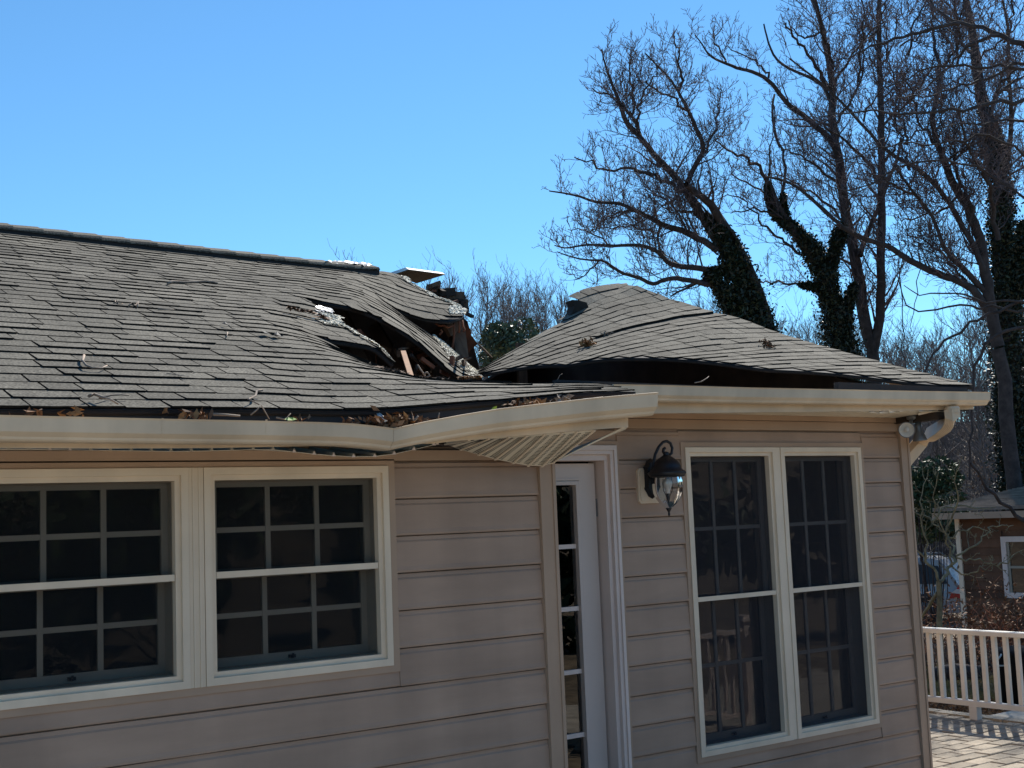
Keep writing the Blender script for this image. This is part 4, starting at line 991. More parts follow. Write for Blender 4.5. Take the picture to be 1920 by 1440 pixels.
# ================================================================== DECK, RAILING
part_deck = None
deck = setting('patio', MB().box(7.32, 12.4, .5, 7.35, -.20, -.045), 'deck_base')
setting('patio', MB().box(-11.0, 4.5, -6.0, YL - .06, -.20, -.05), 'deck_base')  # unseen paving added to bounce warm sunlight onto the shaded left wall
RXX = PX(1835, 1178, 1.0); 
base = PZ(1735, 1335, 0.0)                       # foot of the railing line
RX0 = base[0]
PAL, PAW = .245, .150
pv = []
k = 0; y = 2.2
yend = base[1] + 1.2
while y < yend:
    x = 7.34 - (k % 2) * PAL / 2 - random.uniform(0, .02)
    while x < RX0 + .02:
        q = proj(np.array([[x, y, 0], [x + PAL, y, 0], [x + PAL, y + PAW, 0], [x, y + PAW, 0]]))
        if q[:, 0].max() > 1700 and q[:, 1].min() < 1475 and q[:, 0].min() < 1960:
            g = .005; z = random.uniform(-.004, .003); t = [random.uniform(-.003, .003) for _ in range(4)]
            w = random.uniform(.72, 1.2); jx = random.uniform(-.002, .002)
            a0, a1, b0, b1 = max(x, 7.335) + g + jx, min(x + PAL, RX0) - g + jx, y + g, y + PAW - g
            if a1 - a0 > .03:
                c = .006
                mb = MB().add([(a0, b0, -.05), (a1, b0, -.05), (a1, b1, -.05), (a0, b1, -.05), (a0, b0, z - c + t[0]), (a1, b0, z - c + t[1]), (a1, b1, z - c + t[2]), (a0, b1, z - c + t[3]),
                           (a0 + c, b0 + c, z + t[0]), (a1 - c, b0 + c, z + t[1]), (a1 - c, b1 - c, z + t[2]), (a0 + c, b1 - c, z + t[3])],
                          [(0,1,5,4), (1,2,6,5), (2,3,7,6), (3,0,4,7), (4,5,9,8), (5,6,10,9), (6,7,11,10), (7,4,8,11), (8,9,10,11)], w)
                ctr = proj(np.array([[(a0+a1)/2, (b0+b1)/2, 0]]))[0]
                pv.append((-(ctr[1]) + (2000 if ctr[0] > 1930 or ctr[1] > 1450 or ctr[0] < 1725 else 0), mb))
        x += PAL
    y += PAW; k += 1
pv.sort(key=lambda t: t[0])
for _, mb in pv[:300]: part('paver', mb, deck, 'paver')
rest = MB()
for _, mb in pv[300:]: rest.add(mb.v, mb.f, mb.t[0])
if rest.v: part('pavers', rest, deck, 'paver', kind='stuff')
print('pavers', len(pv))
# edging stones beyond the railing
y = 2.6
while y < yend + .2:
    part('edging_stone', MB().box(RX0 + .005, RX0 + .15, y + .004, y + .236, -.12, .012 + random.uniform(-.003, .003), random.uniform(.9, 1.25)), deck, 'paver'); y += .24
rail = thing('railing', 'cream picket railing along the far side of the brick patio', 'railing', (RX0 - .06, base[1] - 1, 0))
top = PX(1735, 1176, RX0 - .06)[2]; zb = PX(1738, 1309, RX0 - .06)[2]
y0, y1 = 3.0, base[1] + 1.0
xr = RX0 - .06
def railbar(z0, z1, w, n='rail'):
    mb = MB(); y = y0
    mb.add([(xr - w, y0, z0), (xr + w, y0, z0), (xr + w, y0, z1 - .008), (xr + w * .7, y0, z1), (xr - w * .7, y0, z1), (xr - w, y0, z1 - .008), (xr - w, y1, z0), (xr + w, y1, z0), (xr + w, y1, z1 - .008), (xr + w * .7, y1, z1), (xr - w * .7, y1, z1), (xr - w, y1, z1 - .008)],
           [(0,1,2,3,4,5), (11,10,9,8,7,6)] + [(i, 6+i, 6+(i+1) % 6, (i+1) % 6) for i in range(6)])
    return part(n, mb, rail, 'rail')
railbar(top - .045, top + .0, .038, 'top_rail'); railbar(zb - .025, zb + .025, .028, 'bottom_rail')
# spacing measured between two pickets of the photograph
pa = PX(1745, 1240, xr); pb = PX(1764.5, 1240, xr); sp = abs(pa[1] - pb[1])
y = pa[1] + sp * 3
while y > y0:
    part('baluster', MB().box(xr - .019, xr + .019, y - .019, y + .019, zb + .0255, top - .0455), rail, 'rail'); y -= sp
py_ = PX(1828, 1325, xr)[1]
for yy in (py_, py_ + 1.9, py_ - 1.9): part('support_block', MB().box(xr - .035, xr + .035, yy - .04, yy + .04, .0, zb - .0255), rail, 'rail')
# matching railing and posts behind the viewer, mirrored in the tall windows and the door glass
v2 = PD(1396, 1160, 12.0); m2 = np.array([v2[0], 2 * (YR + .08) - v2[1], 0]); zt2 = v2[2]
rail2 = thing('railing', 'white post and pickets on the viewer side, mirrored in the tall left window', 'railing', tuple(m2))
X2, Y2 = m2[0], m2[1]
for i in range(9):
    if i: part('baluster', MB().box(X2 - .07 - .125 * i, X2 - .04 - .125 * i, Y2 - .016, Y2 + .016, .1, zt2 - .13), rail2, 'white_paint')
part('top_rail', MB().box(X2 - 1.3, X2 - .056, Y2 - .04, Y2 + .04, zt2 - .129, zt2 - .09), rail2, 'white_paint'); part('bottom_rail', MB().box(X2 - 1.3, X2 - .056, Y2 - .03, Y2 + .03, .06, .099), rail2, 'white_paint')
part('post', MB().box(X2 - .055, X2 + .055, Y2 - .055, Y2 + .055, 0, zt2 - .03), rail2, 'white_paint'); part('post_cap', MB().box(X2 - .085, X2 + .085, Y2 - .085, Y2 + .085, zt2 - .029, zt2 - .005).box(X2 - .05, X2 + .05, Y2 - .05, Y2 + .05, zt2 - .0045, zt2 + .02), rail2, 'white_paint')

# ================================================================== TREES
def u3(rng): v = rng.normal(size=3); return v / np.linalg.norm(v)
def smooth_path(pts, rad, n):
    pts = np.array(pts, float); s = np.concatenate([[0], np.cumsum(np.linalg.norm(np.diff(pts, axis=0), axis=1))])
    q = np.linspace(0, s[-1], n); A = np.stack([np.interp(q, s, pts[:, k]) for k in range(3)], 1)
    for _ in range(2): A[1:-1] = A[1:-1] * .5 + (A[:-2] + A[2:]) * .25
    return A, np.interp(q, s, rad), s[-1]
def branch(p, d, L, r0, r1, rng, n, up=.15, wob=.25):
    pts = [p]; st = L / (n - 1)
    for i in range(n - 1):
        d = d + rng.normal(size=3) * wob + np.array([0, 0, up]); d = d / np.linalg.norm(d); p = p + d * st; pts.append(p)
    return np.array(pts), np.linspace(r0, r1, n)
def perp(t, rng, spread, up):
    v = u3(rng); v = v - t * (v @ t) * (1 - spread) ; v = v + np.array([0, 0, up]) + t * .55; return v / np.linalg.norm(v)
def twiggy(T, pts, rad, L1, rng, dens=1.0, up=.35, minr=.006, buds=True, scale=1.0, t0=.05):
    # side shoots of three orders along one limb
    s = np.concatenate([[0], np.cumsum(np.linalg.norm(np.diff(pts, axis=0), axis=1))]); tot = s[-1]
    q = tot * t0 + rng.uniform(0, .2)
    while q < tot:
        k = min(int(np.searchsorted(s, q)), len(pts) - 1); p = np.array([np.interp(q, s, pts[:, c]) for c in range(3)]); t = _n(pts[k] - pts[k-1])
        f = q / tot; r = max(minr * 1.4, np.interp(q, s, rad) * rng.uniform(.22, .42)); l = L1 * rng.uniform(.45, 1.2) * (1.1 - .55 * f)
        A, R = branch(p, perp(t, rng, .3, up), l, min(r, .035), minr, rng, 7, up=.07, wob=.16); T.add(A, R, 4 if r > .02 else 3)
        m = max(2, int(l / (.125 * scale) * dens))
        for i in range(m):
            g = (i + rng.uniform(.3, 1)) / m; j = min(int(g * 6), 5); pp = A[j] + (A[j+1] - A[j]) * (g * 6 - j) if g < 1 else A[-1]; tt = _n(A[j+1] - A[j])
            l2 = l * rng.uniform(.3, .62) * (1.15 - g * .5); B, RB = branch(pp, perp(tt, rng, .25, up * .9), l2, minr * 1.15, minr * .8, rng, 5, up=.08, wob=.2); T.add(B, RB, 3)
            for h in range(max(2, int(l2 / (.085 * scale) * dens))):
                a = rng.integers(1, 5); l3 = l2 * rng.uniform(.25, .55); C, RC = branch(B[a], perp(_n(B[a] - B[a-1]), rng, .2, up), l3, minr * .85, minr * .6, rng, 4, up=.1, wob=.2)
                if buds: RC[-1] = 0; RC[-2] = minr * 1.25
                T.add(C, RC, 3)
        q += rng.uniform(.6, 1.4) * .21 * scale / dens
def ivy_leaves(paths, per_m, size, rng, spread=1.0):
    C = []
    for pts, rad in paths:
        s = np.concatenate([[0], np.cumsum(np.linalg.norm(np.diff(pts, axis=0), axis=1))]); n = int(s[-1] * per_m); q = rng.uniform(0, s[-1], n)
        c = np.stack([np.interp(q, s, pts[:, k]) for k in range(3)], 1); r = np.interp(q, s, rad)
        lump = .95 + .18 * np.sin(q * 5 + rng.uniform(0, 6)) * np.sin(q * 2.3)
        d = rng.normal(size=(n, 3)); d /= np.linalg.norm(d, axis=1, keepdims=True); C.append(c + d * (r * np.where(rng.random(n) < .09, rng.uniform(1.0, 1.55, n), rng.uniform(.25, 1.08, n)) * lump * spread)[:, None])
    C = np.concatenate(C); return leaf_cloud(C, size, rng), C
def tree_from_limbs(name, label, D, limbs, seed, ivy=None, group=None, wander=1.0, L1=1.3, dens=1.0, minr=.006, m='bark', base=None, twig_from=1, scale=1.0, up=.35, buds=True):
    # limbs: list of (radius_px_start, radius_px_end, [(px,py)...], twigs 0/1)
    rng = np.random.default_rng(seed); T = Tubes(); K = Tubes(); k = D / FPX
    b = PD(*limbs[0][2][0], D); bz = hgt(b[0], b[1]) - .1
    t = thing(name, label, 'tree', (b[0], b[1], bz), group)
    for li, (r0, r1, pts, tw) in enumerate(limbs):
        off = 0 if (li == 0 or (tw == 0 and ivy)) else rng.uniform(-1, 1) * wander
        n = len(pts); A = np.array([PD(x, y, D + off * (i / max(1, n - 1)) ** 1.2) for i, (x, y) in enumerate(pts)])
        R = np.linspace(r0 * k, r1 * k, n)
        if li == 0 or tw == 2: A = np.concatenate([[[b[0] if li == 0 else A[0][0], b[1] if li == 0 else A[0][1], bz]], A]); R = np.concatenate([[R[0] * 1.25], R])
        A, R, L = smooth_path(A, R, max(6, int(n * 2.5)))
        if r0 < 6 and tw != 0 or (m == 'bark' and D < 20 and li): A[1:-1] += rng.normal(size=(len(A) - 2, 3)) * k * 2.6
        jit = rng.normal(size=A.shape) * (R * .12)[:, None]; jit[0] = 0; A = A + jit
        K.add(A, R, 10 if r0 > 6 else 6)
        if tw: twiggy(T, A, R, L1 if tw != 3 else L1 * .6, rng, dens, minr=minr, scale=scale, up=up, buds=buds, t0=.6 if (li == 0 or tw == 2) else .04)
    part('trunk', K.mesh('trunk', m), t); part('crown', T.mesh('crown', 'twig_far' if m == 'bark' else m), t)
    if ivy:
        paths = []
        for r0, r1, pts in ivy:
            A = [PD(x, y, D) for x, y in pts]
            if pts[0][1] > 560: A = [np.array([A[0][0], A[0][1], bz])] + A; rr = [r0 * k * .88] + list(np.linspace(r0 * k * .88, r1 * k * .88, len(pts)))
            else: rr = list(np.linspace(r0 * k * .88, r1 * k * .88, len(pts)))
            A, R, L = smooth_path(A, rr, len(A) * 4); paths.append((A, R))
        (V, F), C = ivy_leaves(paths, 5200, .046, rng); tint = rng.uniform(.35, 1.5, len(F))
        part('ivy', np_mesh('ivy', V, F, 'ivy', tint), t, kind='stuff')
    return t
A_limbs = [
 (12, 8, [(1453,640),(1440,600),(1420,545),(1405,505),(1381,446),(1357,424),(1345,402)], 0),
 (9, 4.5, [(1357,424),(1345,402),(1328,378),(1305,362),(1293,352),(1285,345)], 1),
 (7, 5, [(1420,600),(1393,580),(1360,548),(1345,530),(1331,510),(1320,506)], 0),
 (9, 7, [(1400,520),(1350,460),(1324,419),(1307,393),(1295,371),(1285,355)], 0),
 (7, 1.2, [(1285,355),(1261,326),(1240,305),(1226,290),(1202,258),(1177,235),(1168,217),(1166,203),(1158,190),(1155,173),(1147,157),(1140,137),(1133,117),(1128,92)], 1),
 (4, 1.2, [(1202,258),(1195,235),(1185,218),(1170,200),(1150,180),(1130,172),(1110,165)], 1),
 (3, 1, [(1195,235),(1198,215),(1200,197),(1205,173),(1223,153),(1230,120)], 1),
 (2.5, 1, [(1185,218),(1190,192),(1185,157),(1180,130),(1178,100)], 1),
 (6, 1.2, [(1285,352),(1297,321),(1317,290),(1322,272),(1308,248),(1300,227),(1290,208),(1277,180),(1270,167),(1252,143),(1227,117),(1210,100)], 1),
 (3, 1, [(1273,170),(1277,153),(1277,125),(1270,92),(1265,67)], 1),
 (2.6, 1, [(1290,208),(1268,193),(1243,173),(1218,158),(1193,150)], 1),
 (2.4, .9, [(1317,290),(1335,265),(1345,235),(1350,200),(1352,165)], 1),
 (7, 1.2, [(1345,470),(1329,458),(1300,442),(1273,431),(1238,421),(1220,408),(1202,400),(1178,388),(1158,379),(1113,381),(1094,369),(1058,362),(1030,358)], 1),
 (3, 1, [(1202,400),(1190,396),(1166,395),(1142,407),(1128,412)], 1),
 (3, 2, [(1238,424),(1233,434),(1230,448),(1245,477),(1250,494)], 1),
 (6, 1, [(1331,506),(1297,501),(1270,499),(1254,496),(1240,478),(1226,465),(1190,458),(1149,462),(1125,458),(1089,460),(1058,467),(1040,460)], 1),
 (6, 1, [(1340,535),(1329,532),(1297,527),(1273,520),(1240,525),(1223,537),(1202,520),(1166,514),(1142,496),(1130,486),(1106,489),(1070,482),(1045,472)], 1),
 (5, 1, [(1295,371),(1285,360),(1264,345),(1238,333),(1202,321),(1166,316),(1137,320),(1106,307),(1077,295)], 1),
 (3, 1, [(1318,410),(1307,405),(1278,398),(1262,386),(1243,372),(1226,362),(1214,352),(1200,330)], 1),
 (3.5, 1.5, [(1340,515),(1326,520),(1297,537),(1273,546),(1257,556)], 0),
 (2.2, .8, [(1223,430),(1205,440),(1190,420),(1160,425),(1120,430),(1090,425)], 1),
 (2, .8, [(1149,462),(1120,445),(1095,430),(1065,430)], 1),
 (2, .8, [(1297,442),(1285,415),(1262,395),(1240,385)], 1),
 (2, .7, [(1130,486),(1110,500),(1095,520),(1075,525)], 1)]
A_ivy = [(46, 40, [(1425,640),(1410,570),(1385,520)]), (34, 12, [(1385,520),(1372,480),(1350,440),(1335,415)]), (28, 16, [(1402,600),(1365,565),(1345,535),(1330,515)]), (22, 9, [(1360,450),(1340,430),(1322,405)]), (14, 10, [(1370,505),(1345,508),(1325,512)]), (30, 14, [(1380,500),(1378,470),(1362,440)])]
treeA = tree_from_limbs('ivy_tree', 'leftmost big bare tree with ivy trunk leaning left above the roof', 24, A_limbs, 1, A_ivy, wander=1.6, L1=.95, dens=1.4, minr=.0046)
B_limbs = [
 (14, 6, [(1585,660),(1566,582),(1548,512),(1517,460),(1486,426),(1454,405),(1441,380),(1439,339)], 0),
 (6, 3, [(1548,512),(1560,475),(1572,443),(1580,422),(1590,395)], 0),
 (4, 1, [(1439,345),(1430,318),(1406,304),(1375,287),(1350,275),(1340,255)], 1),
 (3, .9, [(1439,345),(1445,310),(1440,280),(1448,250)], 1),
 (4, 1, [(1475,415),(1472,394),(1468,339),(1475,300),(1454,252),(1450,215),(1447,190)], 1),
 (3, 1, [(1530,537),(1500,535),(1468,530),(1437,528),(1415,520)], 1),
 (3, .8, [(1500,477),(1475,458),(1454,440),(1430,420),(1410,395),(1392,367),(1370,365),(1345,380)], 1),
 (3, .8, [(1486,426),(1455,400),(1420,390),(1395,395),(1370,400)], 1),
 (2, .8, [(1441,375),(1415,350),(1390,340),(1370,320),(1365,300)], 1),
 (2, .8, [(1590,395),(1600,370),(1605,350)], 1)]
B_ivy = [(40, 30, [(1582,665),(1566,590),(1548,520)]), (28, 14, [(1548,520),(1520,465),(1486,426)]), (14, 6, [(1486,426),(1454,405),(1442,380),(1439,345)]), (22, 12, [(1552,510),(1568,460),(1580,425)]), (9, 5, [(1478,420),(1470,395),(1468,365)]), (14, 8, [(1580,600),(1590,560),(1600,535)]), (14, 5, [(1560,560),(1530,538),(1500,534)])]
treeB = tree_from_limbs('ivy_tree', 'second ivy covered tree, forked and left of the bare twin trunks', 27, B_limbs, 2, B_ivy, wander=1.5, L1=1.0, dens=1.1, minr=.0046)
C_limbs = [
 (15, 11, [(1640,690),(1638,660),(1634,645)], 0),
 (12, 4, [(1634,650),(1618,582),(1607,495),(1590,426),(1579,356),(1572,304),(1562,235),(1560,200),(1561,160),(1555,120),(1545,70),(1537,29),(1518,-15)], 1),
 (10, 4, [(1638,655),(1649,634),(1652,547),(1652,443),(1654,339),(1653,252),(1652,192),(1647,72),(1649,-20)], 1),
 (6, 3, [(1612,480),(1622,448),(1631,426),(1645,394),(1665,340),(1684,297),(1690,260)], 0),
 (6, 1, [(1572,290),(1557,259),(1524,231),(1500,212),(1477,197),(1455,165),(1439,148),(1411,133),(1374,126),(1361,117),(1342,113),(1323,99),(1316,79),(1303,66)], 3),
 (2.6, .8, [(1441,146),(1438,135),(1430,124),(1411,111),(1383,97),(1361,88)], 3),
 (2.2, .8, [(1361,116),(1355,101),(1338,82),(1344,64),(1355,37)], 3),
 (3.5, 1.6, [(1560,200),(1546,159),(1511,142),(1467,124),(1449,105),(1439,75),(1432,45)], 0),
 (4, 1.4, [(1562,180),(1546,155),(1527,120),(1505,86),(1479,64),(1473,43)], 3),
 (4, 1.5, [(1557,165),(1559,94),(1542,66),(1529,11),(1522,-15)], 1),
 (3, 1, [(1565,165),(1580,135),(1599,105),(1636,62),(1660,40)], 1),
 (3, 2, [(1462,275),(1456,262),(1449,225),(1448,197),(1452,178)], 0),
 (3, 1, [(1590,426),(1570,400),(1540,375),(1500,345),(1470,330),(1440,325)], 1),
 (3, 1, [(1579,356),(1550,330),(1520,300),(1490,285),(1465,280)], 1),
 (4, 1.2, [(1653,340),(1625,300),(1600,280),(1575,255),(1545,240)], 1),
 (3, 1, [(1652,250),(1670,215),(1690,190),(1700,150),(1695,110)], 1),
 (3, 1, [(1560,240),(1590,200),(1610,160),(1620,120),(1615,70),(1625,20)], 1),
 (2.4, .8, [(1537,60),(1510,75),(1490,60),(1480,30)], 3),
 (2.4, .8, [(1649,130),(1668,100),(1680,60),(1690,10)], 1)]
treeC = tree_from_limbs('bare_tree', 'tall bare tree with smooth twin trunks rising from one fork', 28, C_limbs, 3, None, wander=2.0, L1=1.3, dens=1.15, minr=.005)
D_limbs = [
 (15, 12, [(1900,960),(1890,800),(1883,713),(1872,650)], 0),
 (12, 5, [(1872,650),(1862,600),(1855,563),(1848,513),(1842,473),(1830,423),(1812,382),(1797,360),(1780,337),(1775,307),(1758,273),(1750,248),(1747,217)], 0),
 (5, 2, [(1747,217),(1760,158),(1767,125),(1747,80),(1750,55),(1745,10)], 1),
 (8, 2, [(1862,600),(1830,545),(1817,535),(1783,522),(1750,510),(1717,495),(1690,480),(1672,463),(1650,458),(1600,440),(1575,422),(1532,383),(1500,352),(1465,335),(1440,332)], 3),
 (6, 2, [(1850,550),(1812,510),(1797,493),(1777,480),(1760,440),(1750,405),(1723,373),(1700,345),(1683,320)], 1),
 (6, 1.4, [(1850,535),(1833,470),(1808,432),(1783,382),(1763,357),(1742,333),(1708,305),(1680,297),(1650,273),(1630,248),(1600,215),(1561,174),(1520,140),(1480,110)], 1),
 (5, 2, [(1825,400),(1817,382),(1808,357),(1792,323),(1785,290),(1790,250)], 1),
 (5, 1.5, [(1872,450),(1867,390),(1857,357),(1850,327),(1825,298),(1808,265),(1800,230),(1805,190)], 1),
 (3, 1, [(1723,373),(1690,360),(1660,335),(1630,325)], 1), (3, 1, [(1800,365),(1770,395),(1740,400),(1715,412),(1690,415)], 1),
 (3, 1, [(1817,535),(1790,505),(1765,470),(1750,462),(1730,450),(1700,440)], 1), (3, 1, [(1767,125),(1790,100),(1800,60),(1790,20)], 1),
 (3, 1, [(1758,273),(1735,250),(1715,215),(1710,170),(1690,130)], 1), (3, 1, [(1825,298),(1850,270),(1855,230)], 1)]
_r = np.random.default_rng(404)
for _ in range(22):      # secondary boughs of the upper crown
    sx, sy = _r.uniform(1600, 1890), _r.uniform(60, 330); an = math.radians(_r.uniform(-150, -25)); pts = [(sx, sy)]; l = _r.uniform(90, 210)
    for k_ in range(5): an += _r.normal() * .22; pts.append((pts[-1][0] + math.cos(an) * l / 5, pts[-1][1] + math.sin(an) * l / 5))
    D_limbs.append((_r.uniform(1.6, 3.2), .7, pts, 3))
treeD = tree_from_limbs('bare_tree', 'broad bare tree fanning many limbs left from a trunk near the right edge', 24, D_limbs, 4, None, wander=2.2, L1=1.2, dens=1.3, minr=.005)
D2 = [(19, 6, [(1912,980),(1905,880),(1898,760),(1893,660),(1885,560),(1876,470),(1874,400),(1876,345),(1867,257),(1850,225),(1833,167),(1832,117),(1825,67),(1817,33),(1808,-15)], 0),
      (6, 2, [(1876,420),(1880,340),(1895,280),(1897,200),(1890,130),(1893,60),(1880,0)], 1), (4, 1.2, [(1850,225),(1870,180),(1885,120),(1900,70)], 1), (4, 1.2, [(1832,117),(1815,90),(1790,70),(1770,30)], 1), (3, 1, [(1867,257),(1845,262),(1830,250),(1815,215)], 1), (3, 1, [(1876,300),(1855,295),(1840,285)], 1)]
D2i = [(34, 40, [(1912,980),(1905,880),(1895,740)]), (42, 34, [(1895,740),(1888,600),(1882,500)]), (36, 30, [(1882,500),(1878,420),(1878,350)]), (30, 10, [(1876,340),(1862,250),(1845,205)]), (10, 6, [(1845,205),(1833,150),(1830,100)]), (26, 10, [(1905,560),(1915,480),(1918,420)])]
treeE = tree_from_limbs('ivy_tree', 'massive ivy wrapped trunk at the right edge of the view', 27, D2, 5, D2i, wander=1.5, L1=1.3, dens=1.2, minr=.005)
F_limbs = [
 (9, 8, [(2040,1300),(2035,900),(2030,600),(2020,400),(2000,200)], 0),
 (7, 1.5, [(2005,240),(1965,120),(1920,82),(1883,67),(1842,52),(1800,45),(1767,30),(1742,7),(1720,-20)], 3),
 (4, 1, [(1800,46),(1760,52),(1717,58),(1667,80),(1633,88),(1600,103),(1560,118)], 3),
 (4, 1, [(2000,190),(1950,118),(1920,112),(1883,127),(1833,155),(1800,158),(1767,173),(1717,183),(1680,185)], 3),
 (3.4, 1, [(2000,170),(1920,123),(1850,124),(1767,123),(1745,120),(1700,145),(1660,165)], 3),
 (3.4, 1, [(1873,67),(1817,83),(1792,113),(1758,142),(1733,167),(1700,190)], 3),
 (5, 1, [(2010,260),(1960,185),(1920,190),(1850,200),(1800,208),(1750,213),(1680,212),(1600,208),(1540,220)], 3),
 (4, 1, [(2015,330),(1960,235),(1920,231),(1862,223),(1810,232),(1750,240)], 3),
 (3, .8, [(2030,560),(1920,580),(1848,577),(1783,570),(1733,588),(1700,580),(1687,558),(1682,513)], 0),
 (2.6, .7, [(2030,600),(1900,560),(1840,566),(1790,545),(1745,553),(1715,553),(1695,535)], 0),
 (3.4, 1.8, [(2030,560),(1900,570),(1848,593),(1808,618),(1770,638),(1750,653),(1738,672),(1732,700),(1728,760)], 0),
 (4, 2, [(2030,600),(1900,615),(1860,630),(1833,647),(1830,680),(1825,720),(1820,800),(1818,900)], 0),
 (1.2, .8, [(1683,440),(1687,513),(1692,588),(1695,640),(1698,700)], 0), (1, .6, [(1722,480),(1718,560),(1712,610),(1704,625)], 0),
 (4.5, 2.5, [(2040,1010),(1960,1000),(1898,959),(1867,932),(1842,907),(1820,870)], 0),
 (4, 1, [(2030,520),(2100,350),(2200,250),(2290,200)], 3), (4, 1, [(2030,600),(2110,480),(2210,420),(2320,400)], 3), (4, 1, [(2035,650),(2080,560),(2130,500),(2180,380)], 3), (3, 1, [(2030,700),(2150,640),(2260,600),(2360,520)], 3), (4, 1, [(2020,400),(2070,250),(2150,150)], 3),
 (2.6, .8, [(2020,380),(1930,300),(1880,262),(1830,252),(1780,275),(1720,262),(1660,270),(1600,300),(1540,310)], 3),
 (2.6, .8, [(2020,440),(1930,380),(1870,330),(1800,300),(1730,300),(1670,320),(1600,365),(1545,352),(1500,300)], 3)]
treeF = tree_from_limbs('overhanging_tree', 'nearer bare tree whose arching boughs reach in from the right edge', 15.5, F_limbs, 6, None, wander=1.2, L1=.62, dens=.95, minr=.0032, scale=.6)

# ---- small pale-barked tree beyond the railing
S_limbs = [
 (6, 5, [(1762,1215),(1761,1172),(1762,1130),(1760,1090)], 0),
 (3, 1, [(1760,1090),(1750,1067),(1737,1047),(1717,1028),(1700,1015),(1685,990)], 3),
 (3.4, 1.2, [(1760,1092),(1769,1084),(1783,1063),(1792,1042),(1792,1026),(1773,1005),(1748,978),(1712,959)], 3),
 (2, .7, [(1783,1063),(1779,1040),(1775,1009),(1762,985),(1752,960),(1750,920),(1760,885)], 3),
 (2.2, .8, [(1792,1042),(1808,1035),(1825,1026),(1852,1011),(1850,985),(1885,990),(1900,985)], 3),
 (2, .7, [(1792,1045),(1815,1050),(1846,1053),(1870,1062),(1887,1070)], 3),
 (2, .7, [(1785,1062),(1808,1078),(1835,1068),(1850,1065),(1870,1055)], 3),
 (4, 1.5, [(1758,1112),(1742,1135),(1729,1157),(1722,1180)], 0),
 (2.4, .8, [(1748,978),(1765,955),(1800,948),(1840,955),(1868,950)], 3),
 (2.4, .8, [(1773,1005),(1790,975),(1795,935),(1790,900),(1800,870)], 3),
 (2, .7, [(1737,1047),(1735,1000),(1725,960),(1730,920),(1740,880)], 3),
 (2, .7, [(1870,1062),(1895,1045),(1920,1030)], 3), (2, .7, [(1775,1009),(1800,990),(1830,985),(1860,1005)], 3)]
treeS = tree_from_limbs('small_bare_tree', 'small crooked bare tree with sunlit yellowish bark behind the railing', 15.5, S_limbs, 7, None, wander=.8, L1=.42, dens=.8, minr=.0032, m='bark_pale', scale=.55, up=.15, buds=False)

# ---- background woods: a few grown trees, copied
def proto(seed, H, spread, lean=0.0, m='bark_far'):
    rng = np.random.default_rng(seed); T = Tubes(); K = Tubes()
    A, R = branch(np.zeros(3), np.array([lean, 0, 1.]), H, H * .009, .02, rng, 10, up=.35, wob=.10); K.add(A, R, 6)
    for i in range(26):
        g = .35 + .63 * (i / 26) + rng.uniform(-.02, .02); j = min(int(g * 9), 8); p = A[j] + (A[j+1] - A[j]) * (g * 9 - j)
        L = H * spread * 1.35 * (1.08 - .68 * g) * rng.uniform(.5, 1.15); B, RB = branch(p, perp(_n(A[j+1]-A[j]), rng, .1, .28), L, .04 * (1.3 - g) + .012, .010, rng, 7, up=.10, wob=.17); T.add(B, RB, 4)
        for a in range(6):
            k = rng.integers(1, 7); L2 = L * rng.uniform(.25, .5); C, RC = branch(B[k], perp(_n(B[k]-B[k-1]), rng, .15, .6), L2, .012, .008, rng, 5, up=.12, wob=.18); T.add(C, RC, 3)
            for b in range(5):
                k2 = rng.integers(1, 5); E_, RE = branch(C[k2], perp(_n(C[k2]-C[k2-1]), rng, .2, .5), L2 * rng.uniform(.25, .6), .008, .006, rng, 4, up=.1, wob=.2); T.add(E_, RE, 3)
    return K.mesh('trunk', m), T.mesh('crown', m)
protos = [proto(21, 12, .30), proto(22, 13, .24, .05), proto(23, 11, .34, -.04), proto(24, 12.5, .27)]
cnt = 0
def far_tree(px, D, topy, rng, label, group, name='distant_tree'):
    global cnt
    x, y, _ = PD(px, 900, D); z = hgt(x, y) - .2; top = PD(px, topy, D)[2]
    pk = rng.integers(0, 4); H = [12, 13, 11, 12.5][pk]; s = max(.3, (top - z) / (H * 1.09))
    t = thing(name, label, 'tree', (x, y, z), group); t.rotation_euler = (0, 0, rng.uniform(0, 6.28)); sx = s * rng.uniform(.75, 1.0) if s > .8 else s
    t.scale = (sx, sx, s)
    for nm, me in zip(('trunk', 'crown'), protos[pk]): o = bpy.data.objects.new(nm, me); COL.objects.link(o); o.parent = t
    cnt += 1
rng = np.random.default_rng(77)
for px in np.arange(838, 1100, 12):
    top = np.interp(px, [815, 835, 870, 900, 930, 965, 1000, 1030, 1060, 1100], [540, 525, 505, 490, 545, 512, 515, 520, 530, 545])
    far_tree(px + rng.uniform(-5, 5), rng.uniform(55, 70), top + rng.uniform(-6, 14), rng, 'slender bare tree in the distant grove seen through the roof gap', 'distant trees seen through the roof gap')
for px, top in [(628, 482), (655, 486)]:
    far_tree(px, 60, top, rng, 'bare treetop peeping over the ridge of the left roof', 'treetops above the left ridge')
for px in np.arange(1235, 1640, 21):
    far_tree(px + rng.uniform(-8, 8), rng.uniform(48, 64), np.interp(px, [1235, 1330, 1480, 1640], [560, 545, 585, 600]) + rng.uniform(-22, 22), rng, 'distant bare tree showing between the ivy trunks above the right roof', 'distant trees behind the right roof')
for px in np.arange(1655, 2010, 13):
    far_tree(px + rng.uniform(-8, 8), rng.uniform(38, 62), np.interp(px, [1655, 1700, 1760, 1850, 2010], [635, 640, 650, 560, 520]) + rng.uniform(-25, 40), rng, 'distant bare tree on the wooded slope at the right', 'distant trees on the right slope')
